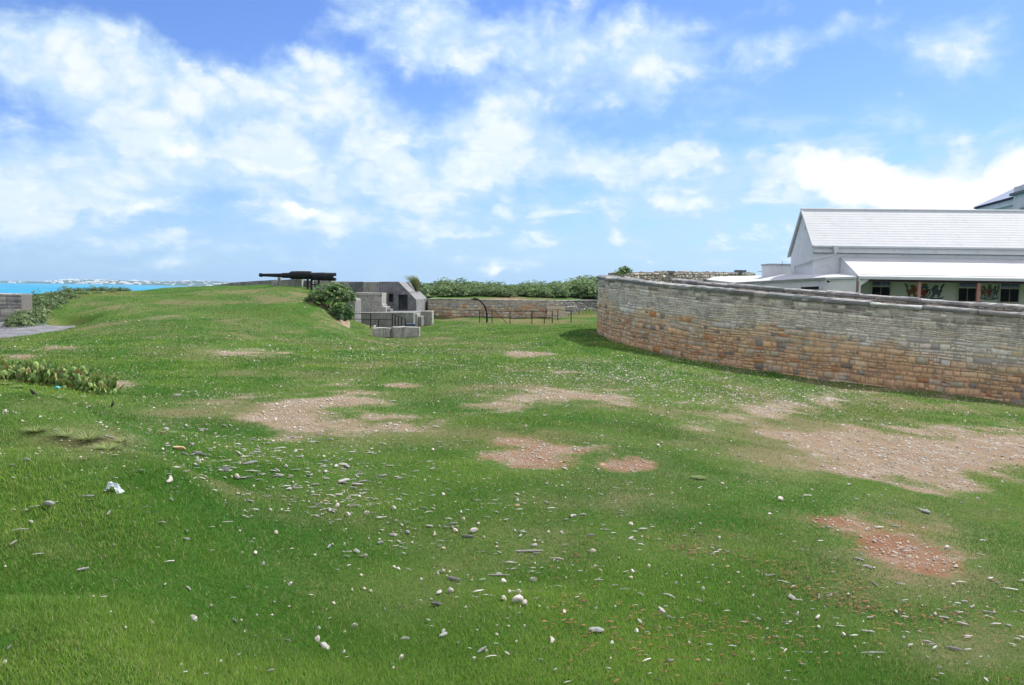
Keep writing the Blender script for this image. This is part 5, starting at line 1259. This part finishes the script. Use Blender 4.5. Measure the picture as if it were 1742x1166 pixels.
N_D = [(772, 988, 26, -.45, 'short brown grey log lying aslant near the centre'), (848, 981, 36, -.2, 'curved grey driftwood stick above the pale stones', 'L'), (747, 1011, 17, .9, 'thin curved pale chip left of the round stone'), (900, 940, 48, -.18, 'long dark stick, the longest in the middle', 'L'), (553, 1104, 34, -.2, 'ragged grey splinter under the pointed stone'),
       (400, 1059, 15, .7, 'pale flat chip in the lower left grass'), (329, 1057, 24, -.1, 'grey knotty driftwood on the left slope'), (607, 941, 17, 0, 'pale straight chip, left of centre'), (560, 932, 18, .05, 'grey chip, left of centre'), (591, 796, 20, 0, 'thick pale driftwood piece among the upper debris'), (646, 812, 20, -.9, 'grey driftwood piece standing aslant at the upper middle'),
       (585, 821, 22, .5, 'brown stick pointing up right among the upper debris'), (608, 826, 20, -.1, 'grey driftwood beside the brown stick'), (426, 790, 26, 0, 'wide grey driftwood bundle at the top left'), (417, 814, 30, .05, 'forked pale driftwood at the upper left', 'L'), (770, 899, 15, .1, 'short brown stick above a cream stone'), (796, 915, 20, -.4, 'grey driftwood right of the cream stone'), (820, 1109, 26, 0, 'ragged grey bark piece at the bottom centre'),
       (694, 908, 13, .5, 'small pale stick below a tan stone'), (754, 1077, 13, .5, 'small pale chip above the bottom edge, centre'), (754, 1084, 18, 0, 'thin dark stick below a pale chip'), (689, 1090, 14, -.3, 'dark short wood piece, lower centre'), (912, 944, 14, 0, 'small stick under the long dark stick'), (948, 954, 22, -.3, 'short thick grey driftwood right of the long dark stick'), (1018, 990, 18, .6, 'pale stick pointing up right, right of centre'),
       (1014, 1077, 26, 1.15, 'thick grey driftwood chunk pointing away in the foreground'), (938, 1093, 30, -.75, 'dark grey driftwood chunk slanting down right in the foreground'), (1125, 1042, 24, -.3, 'grey driftwood stick below a white one, right'), (1138, 1017, 24, -.05, 'white bleached stick right of centre'), (1622, 1107, 24, .5, 'bleached white driftwood chunk at the lower right'), (1578, 1095, 17, .4, 'small pale chip at the lower right'), (1485, 1114, 42, -.1, 'long grey driftwood at the bottom right', 'L'),
       (1487, 995, 34, -.5, 'crossed dark sticks below the red patch', 'L'), (1393, 1017, 26, -.05, 'thin pale stick, right', 'L'), (1347, 1020, 20, 0, 'thin grey stick left of a pale one, right'), (1461, 954, 16, 0, 'bleached chip at the lower edge of the red patch'), (1574, 873, 18, -.1, 'pale chip in the right hand grass'), (1320, 1087, 14, 0, 'short grey stick, lower right'), (1336, 1062, 12, .3, 'small white chip, lower right'), (1641, 1026, 13, 1.3, 'pale stick pointing away, right'),
       (288, 819, 32, .2, 'bleached forked branch at the upper left'), (150, 847, 20, .25, 'pale stick left of the plastic scrap'), (84, 861, 24, .1, 'dark grey bark pieces on the left mound'), (141, 972, 18, -.1, 'pale chip on the left slope'), (321, 1004, 11, 1.0, 'small upright pale chip, left'), (258, 1062, 18, .5, 'whitish chip on the lower left slope'), (281, 997, 9, 0, 'tiny grey chip, left'), (16, 1105, 14, .3, 'grey stick at the lower left edge'), (23, 870, 12, .4, 'pale stick at the left edge of the mound'), (1060, 1006, 14, .2, 'small grey chip, right of centre'), (44, 785, 14, 0, 'grey bark chip at the left on the mound'), (20, 793, 12, 0, 'small bluish chip at the far left mound')]
for row in N_D:
    px, py, w_, rt, lb = row[:5]
    mesh = long_mesh[int(px) % 4] if len(row) > 5 else wood_mesh[int(px * 7) % 10]
    put(mesh, 'driftwood', px, py, w_ * 1.05, rot=rt, label=lb, cat='driftwood', lift=.45)
# many more, shared kinds
def scatter(n, seed, bands):
    r = random.Random(seed); out = []
    while len(out) < n:
        b_ = r.choices(bands, [q[5] for q in bands])[0]; x = r.gauss(b_[0], b_[2]); y = r.gauss(b_[1], b_[3])
        if -30 < x < 1770 and 560 < y < 1190: out.append((x, y))
    return out
woodb = [(330, 735, 60, 22, 0, 1), (400, 790, 80, 22, 0, 2.2), (520, 800, 110, 30, 0, 2), (590, 850, 70, 28, 0, 2), (800, 900, 130, 45, 0, 1.2), (1000, 1000, 500, 90, 0, .5), (1500, 1080, 160, 50, 0, 1.), (200, 900, 160, 80, 0, .25)]
for (x, y) in scatter(170, 5, woodb):
    w_ = rnd.uniform(7, 17) * (y / 900) ** .5
    put(rnd.choice(wood_mesh), 'driftwood', x, y, w_, rot=rnd.gauss(0, 1.0), label='small grey driftwood chip scattered in the grass', cat='driftwood', group='small driftwood chips in the grass', lift=.45)
stoneb = [(600, 870, 90, 40, 0, 1.2), (860, 960, 120, 70, 0, 1.5), (1050, 1000, 350, 90, 0, 1.4), (400, 760, 110, 40, 0, 1), (1500, 1000, 150, 70, 0, .8), (550, 1080, 250, 50, 0, .6), (1530, 800, 130, 30, 0, .6)]
for (x, y) in scatter(210, 9, stoneb):
    w_ = rnd.uniform(4.5, 9) * (y / 900) ** .5
    put(rnd.choice(stone_mesh), 'stone', x, y, w_, label='little pale limestone pebble scattered in the grass', cat='stone', group='small pebbles in the grass', sz=1.2)

# gravel and chips, uncountable
def scatter_mesh(name, n, kind, seed, dens, size, cols, mat):
    r = np.random.default_rng(seed); X, Y = [], []
    while sum(len(a) for a in X) < n:
        m_ = 40000; rr = np.exp(r.uniform(math.log(2.4), math.log(52), m_)); th = r.uniform(-R(46), R(46), m_)
        x, y = rr * np.sin(th), rr * np.cos(th); z = H(x, y) if m_ < 1 else None
        pxx, pyy = None, None
        zz = np.interp(rr, [0, 8, 20, 52], [-1.6, -2.0, -2.4, -2.4]); zz = H(x, y)
        ba, _, wh_ = bare_at(x, y, zz); px2, py2 = project(x, y, zz)
        pr2 = dens(x, y, px2, py2, ba, wh_); kp = r.random(m_) < pr2; X.append(x[kp]); Y.append(y[kp])
    x = np.concatenate(X)[:n]; y = np.concatenate(Y)[:n]; z = H(x, y); d = np.hypot(x, y); n = len(x)
    s_ = size(r, d, n)
    if kind == 'pebble':
        T = np.array([(1, 0, 0), (-1, 0, 0), (0, 1, 0), (0, -1, 0), (0, 0, 1), (.7, .7, .5), (-.7, .6, .5), (.6, -.7, .55)]); Fq = np.array([(4, 0, 5), (4, 5, 2), (4, 2, 6), (4, 6, 1), (4, 1, 3), (4, 3, 7), (4, 7, 0), (0, 2, 5), (2, 1, 6), (3, 0, 7)])
        asp = np.stack([s_ * r.uniform(.7, 1.3, n), s_ * r.uniform(.7, 1.3, n), s_ * r.uniform(.5, .95, n)], -1)
    else:
        T = np.array([(1, .15, .1), (1, -.15, .1), (-1, .2, .1), (-1, -.2, .1), (0, .35, .3), (0, -.35, .3), (1.1, 0, .25), (-1.1, 0, .25)]); Fq = np.array([(4, 2, 7), (4, 7, 6), (4, 6, 0), (5, 6, 7), (5, 1, 6), (5, 7, 3), (0, 6, 1), (7, 2, 3)])
        asp = np.stack([s_ * r.uniform(.8, 1.7, n), s_ * r.uniform(.7, 1.3, n), s_ * r.uniform(.7, 1.3, n)], -1)
    T = T[None] * (1 + (r.random((n, 8, 1)) - .5) * .3); V = T * asp[:, None]
    a = r.uniform(0, 6.28, n) if kind == 'pebble' else r.normal(0, .6, n); ca, sa = np.cos(a)[:, None], np.sin(a)[:, None]
    V = np.stack([V[..., 0] * ca - V[..., 1] * sa + x[:, None], V[..., 0] * sa + V[..., 1] * ca + y[:, None], V[..., 2] + z[:, None] + .004 + np.clip(.018 - d * .002, 0, 1)[:, None] * (kind != 'x')], -1)
    Ff = (Fq[None] + (np.arange(n) * 8)[:, None, None]).reshape(-1, 3)
    C = np.array(cols)[r.integers(len(cols), size=n)] * r.uniform(.8, 1.15, (n, 1)); C = np.repeat(C, 8, axis=0)
    mk(name, (V.reshape(-1, 3), Ff, np.clip(C, 0, 1)), mat, kind='stuff', cat='gravel' if kind == 'pebble' else 'wood chips', label='fine pale gravel and pebbles strewn over turf and bare earth' if kind == 'pebble' else 'fine grey wood chips strewn over the turf')
def d_peb(x, y, px, py, ba, w_):
    cl_ = np.clip(fbm(x * .5, y * .5, 71, 3) * 2.6 - 1.15, 0, 1); far = np.clip((900 - py) / 300, 0.03, 1)
    right = np.exp(-((px - 1060) / 190) ** 2 - ((py - 632) / 30) ** 2) * .9 + np.exp(-((px - 1330) / 250) ** 2 - ((py - 672) / 18) ** 2) * .8 + np.exp(-((px - 620) / 130) ** 2 - ((py - 598) / 16) ** 2) * .5
    return np.clip(.03 * far + .12 * cl_ * far + np.clip(ba - .45, 0, 1) * (.4 + w_) * 1.1 + right * .42, 0, 1) * np.clip(np.hypot(x, y) / 9, .12, 1) * .8
scatter_mesh('gravel', 27000, 'pebble', 3, d_peb, lambda r, d, n: np.clip(r.lognormal(math.log(.0065), .45, n), .004, .020) * np.clip(d / 8, .75, 3.2) ** .8, [tuple(v * .72 for v in c) for c in STC] + [(.58, .56, .52), (.5, .42, .35)], 'stone_cream')
def d_wood(x, y, px, py, ba, w_):
    v = 0
    for b_ in woodb: v = v + .35 * b_[5] * np.exp(-((px - b_[0]) / b_[2] / 1.5) ** 2 - ((py - b_[1]) / b_[3] / 1.5) ** 2)
    return np.clip(v + .01, 0, 1) * np.clip(np.hypot(x, y) / 7, .1, 1)
scatter_mesh('wood_chips', 1200, 'chip', 4, d_wood, lambda r, d, n: np.clip(r.lognormal(math.log(.016), .4, n), .006, .035) * np.clip(d / 7, .6, 1.5), [(.42, .41, .40), (.3, .3, .3), (.5, .49, .47), (.2, .2, .2)], 'driftwood')
scatter_mesh('leaf_litter', 1500, 'chip', 6, lambda x, y, px, py, ba, w_: np.clip(.9 * np.exp(-((px - 1350) / 330) ** 2 - ((py - 1000) / 90) ** 2) * np.clip(fbm(x * 2.2, y * 2.2, 5, 2) * 3 - 1.4, 0, 1), 0, 1), lambda r, d, n: r.uniform(.006, .014, n), [(.26, .11, .05), (.2, .09, .05), (.3, .16, .08), (.05, .04, .03)], 'driftwood')

# plastic scraps
p = ground_px(191, 838); r_ = np.random.default_rng(5); V, F = [], []
for i in range(9):
    for j in range(7):
        x = (i / 8 - .5) * .11; y = (j / 6 - .5) * .07; V.append(p + np.array([x + r_.uniform(-.01, .01), y, .0 + .065 * (1 - (2 * abs(i / 8 - .5)) ** 2) * (1 - .4 * abs(j / 6 - .5)) * r_.uniform(.35, 1.15)]))
F = [(i * 7 + j, (i + 1) * 7 + j, (i + 1) * 7 + j + 1, i * 7 + j + 1) for i in range(8) for j in range(6)]
mk('plastic_scrap', (V, F), 'bag_plastic', label='crumpled whitish plastic scrap on the left grass slope', cat='litter')
p = ground_px(95, 663); mk('plastic_scrap', ([p + np.array(q) for q in ((-.06, 0, .03), (.06, -.02, .03), (.07, .04, .045), (0, .06, .06), (-.05, .05, .04), (.0, .0, .055))], [(0, 1, 5), (1, 2, 5), (2, 3, 5), (3, 4, 5), (4, 0, 5)]), 'aqua_plastic', label='flat aqua blue plastic scrap in front of the prickly pears', cat='litter')
# little black birds
def bird(px, py, wpx, rz, pitch, label):
    p = ground_px(px, py); s_ = wpx / FPX * p[1] / 2
    sk = [(-1.25, 0, .0, .10), (-.85, 0, .06, .14), (-.45, 0, .12, .30), (0, 0, .15, .40), (.38, 0, .30, .34), (.62, 0, .50, .22), (.82, 0, .66, .25), (1.0, 0, .68, .16), (1.12, 0, .66, .07), (1.32, 0, .62, .02)]
    pts = np.array([q[:3] for q in sk]); cp, sp3 = math.cos(pitch), math.sin(pitch); pts = np.stack([pts[:, 0] * cp - pts[:, 2] * sp3, pts[:, 1], pts[:, 0] * sp3 + pts[:, 2] * cp], -1)
    bd = tube(pts, [q[3] for q in sk], 12); V = np.array(bd[0]); V[12:24, 1] *= 1.3
    parts = [(V, bd[1])]
    for sg in (-.14, .14): parts.append(tube([(0, sg, 0), (-.03, sg, -.32), (.02, sg, -.62), (.2, sg, -.64)], [.06, .035, .03, .02], 6))
    V, F = join(parts); ca, sa = math.cos(rz), math.sin(rz); V = V @ np.array([[ca, sa, 0], [-sa, ca, 0], [0, 0, 1]]) * s_ + p + [0, 0, .6 * s_ + .02]
    mk('bird', (V, F), 'bird_black', label=label, cat='bird', smooth=True)
bird(56, 676, 13, 2.9, .25, 'small black bird standing on the grass below the prickly pears')
bird(192, 694, 11, 1.3, .85, 'small black upright bird at the right end of the grass mound')

# ------------------------------------------------------------------ grass
def grass(n, r0_, r1_, seed, name, wid, hgt, thmax=47):
    r = np.random.default_rng(seed)
    rr = np.exp(r.uniform(math.log(r0_), math.log(r1_), n)) if name != 'x' else None
    th = r.uniform(-R(thmax), R(thmax), n); x, y = rr * np.sin(th), rr * np.cos(th)
    z = H(x, y); ba, _, _ = bare_at(x, y, z)
    dr_ = dry_at(x, y, z)
    kp = (ba * 1.15 + (fbm(x * 6, y * 6, 44, 3) - .5) * .8) < (.15 + .65 * r.random(n) ** .8); kp &= r.random(n) > dr_ * .55; kp &= seg_sdf(x, y, [tuple(q) for q in pp], 1.0) < .1; x, y, z, rr, ba, dr_ = x[kp], y[kp], z[kp], rr[kp], ba[kp], dr_[kp]; n = len(x)
    cl_ = fbm(x * 2.2, y * 2.2, 77, 3); cl2 = fbm(x * .7, y * .7, 78, 3)
    h_ = hgt * r.uniform(.6, 1.3, n) * (.55 + cl_) * (1 - .6 * ba) * (1 - .4 * dr_); w_ = wid * np.clip(rr / 4.5, .8, 8) * r.uniform(.7, 1.3, n)
    h_ = h_ * np.clip(rr / 14, 1, 1.6)
    a = r.uniform(0, 6.28, n); ln = r.uniform(.2, 1.1, n) * h_; la = r.uniform(0, 6.28, n)
    wx, wy = np.cos(a) * w_ / 2, np.sin(a) * w_ / 2
    V = np.empty((n, 3, 3)); V[:, 0] = np.c_[x - wx, y - wy, z - .006]; V[:, 1] = np.c_[x + wx, y + wy, z - .006]; V[:, 2] = np.c_[x + np.cos(la) * ln, y + np.sin(la) * ln, z + h_]
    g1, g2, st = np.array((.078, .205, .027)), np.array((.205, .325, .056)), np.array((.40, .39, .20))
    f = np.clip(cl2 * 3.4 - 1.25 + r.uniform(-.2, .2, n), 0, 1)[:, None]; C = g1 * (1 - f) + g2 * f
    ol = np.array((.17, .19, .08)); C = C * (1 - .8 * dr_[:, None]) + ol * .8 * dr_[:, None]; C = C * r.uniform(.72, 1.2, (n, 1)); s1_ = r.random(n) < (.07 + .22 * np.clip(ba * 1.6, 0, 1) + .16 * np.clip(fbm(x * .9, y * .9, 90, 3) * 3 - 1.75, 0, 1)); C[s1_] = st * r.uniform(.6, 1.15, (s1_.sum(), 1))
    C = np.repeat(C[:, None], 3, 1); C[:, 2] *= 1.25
    me_ = base_mesh(name, V.reshape(-1, 3), np.arange(n * 3).reshape(-1, 3), np.clip(C.reshape(-1, 3), 0, 1)); me_.materials.append(M['grass'])
    o = bpy.data.objects.new(name, me_); COL.objects.link(o); tag(o, 'short green turf covering the ground, thinner round the bare patches', 'grass', None, 'stuff'); return o
M['grass'] = attr_mat('grass_blades', rough=.6, transl=.35, bmp=0, spec=.15)
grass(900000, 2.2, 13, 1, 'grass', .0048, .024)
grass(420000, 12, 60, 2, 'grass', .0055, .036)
# dry tussocks on the left mound
for i, (px, py, w_) in enumerate([(115, 742, 1), (150, 748, 1.1), (185, 765, .8), (60, 735, .7), (205, 752, .7), (30, 660, .8), (10, 655, .7), (200, 668, .6), (212, 676, .5), (1190, 815, .5)]):
    p = ground_px(px, py); a = tuft(170, .06 * w_, .22 * w_, np.array([-.25, .05, 0]), i, .0025, [np.array(c) for c in ((.30, .32, .14), (.34, .36, .16), (.22, .30, .09), (.17, .27, .06), (.14, .26, .05))])
    mk('grass_tuft', (a[0] + p, a[1], a[2]), 'leaf', label='dry straw coloured grass tussock, ' + ['second from left on the mound', 'third from left on the mound', 'fourth from left on the mound', 'leftmost on the mound', 'rightmost on the mound', 'right of two before the left cactus end', 'left of two before the left cactus end', 'left of two at the right cactus end', 'right of two at the right cactus end', 'alone in turf right of centre'][i], cat='grass tuft', group='dry tussocks ' + ('by the cactus' if 650 < py < 700 else 'on the mound' if px < 300 else 'in open turf'))

# ------------------------------------------------------------------ air
hz_o = mk('haze', box(-7600, 7600, -60, 9000, -18, 70), bpy.data.materials.new('thin_sea_haze'), kind='stuff', cat='haze', label='thin blue sea haze over the water and far shore')
m = hz_o.data.materials[0]; m.use_nodes = True; m.node_tree.nodes.clear(); k = NT(m.node_tree)
ov = k.n('ShaderNodeOutputMaterial'); pv = k.n('ShaderNodeVolumePrincipled'); pv.inputs['Color'].default_value = (.50, .74, 1, 1); pv.inputs['Density'].default_value = .00008; pv.inputs['Anisotropy'].default_value = .2
k.L.new(pv.outputs[0], ov.inputs['Volume'])
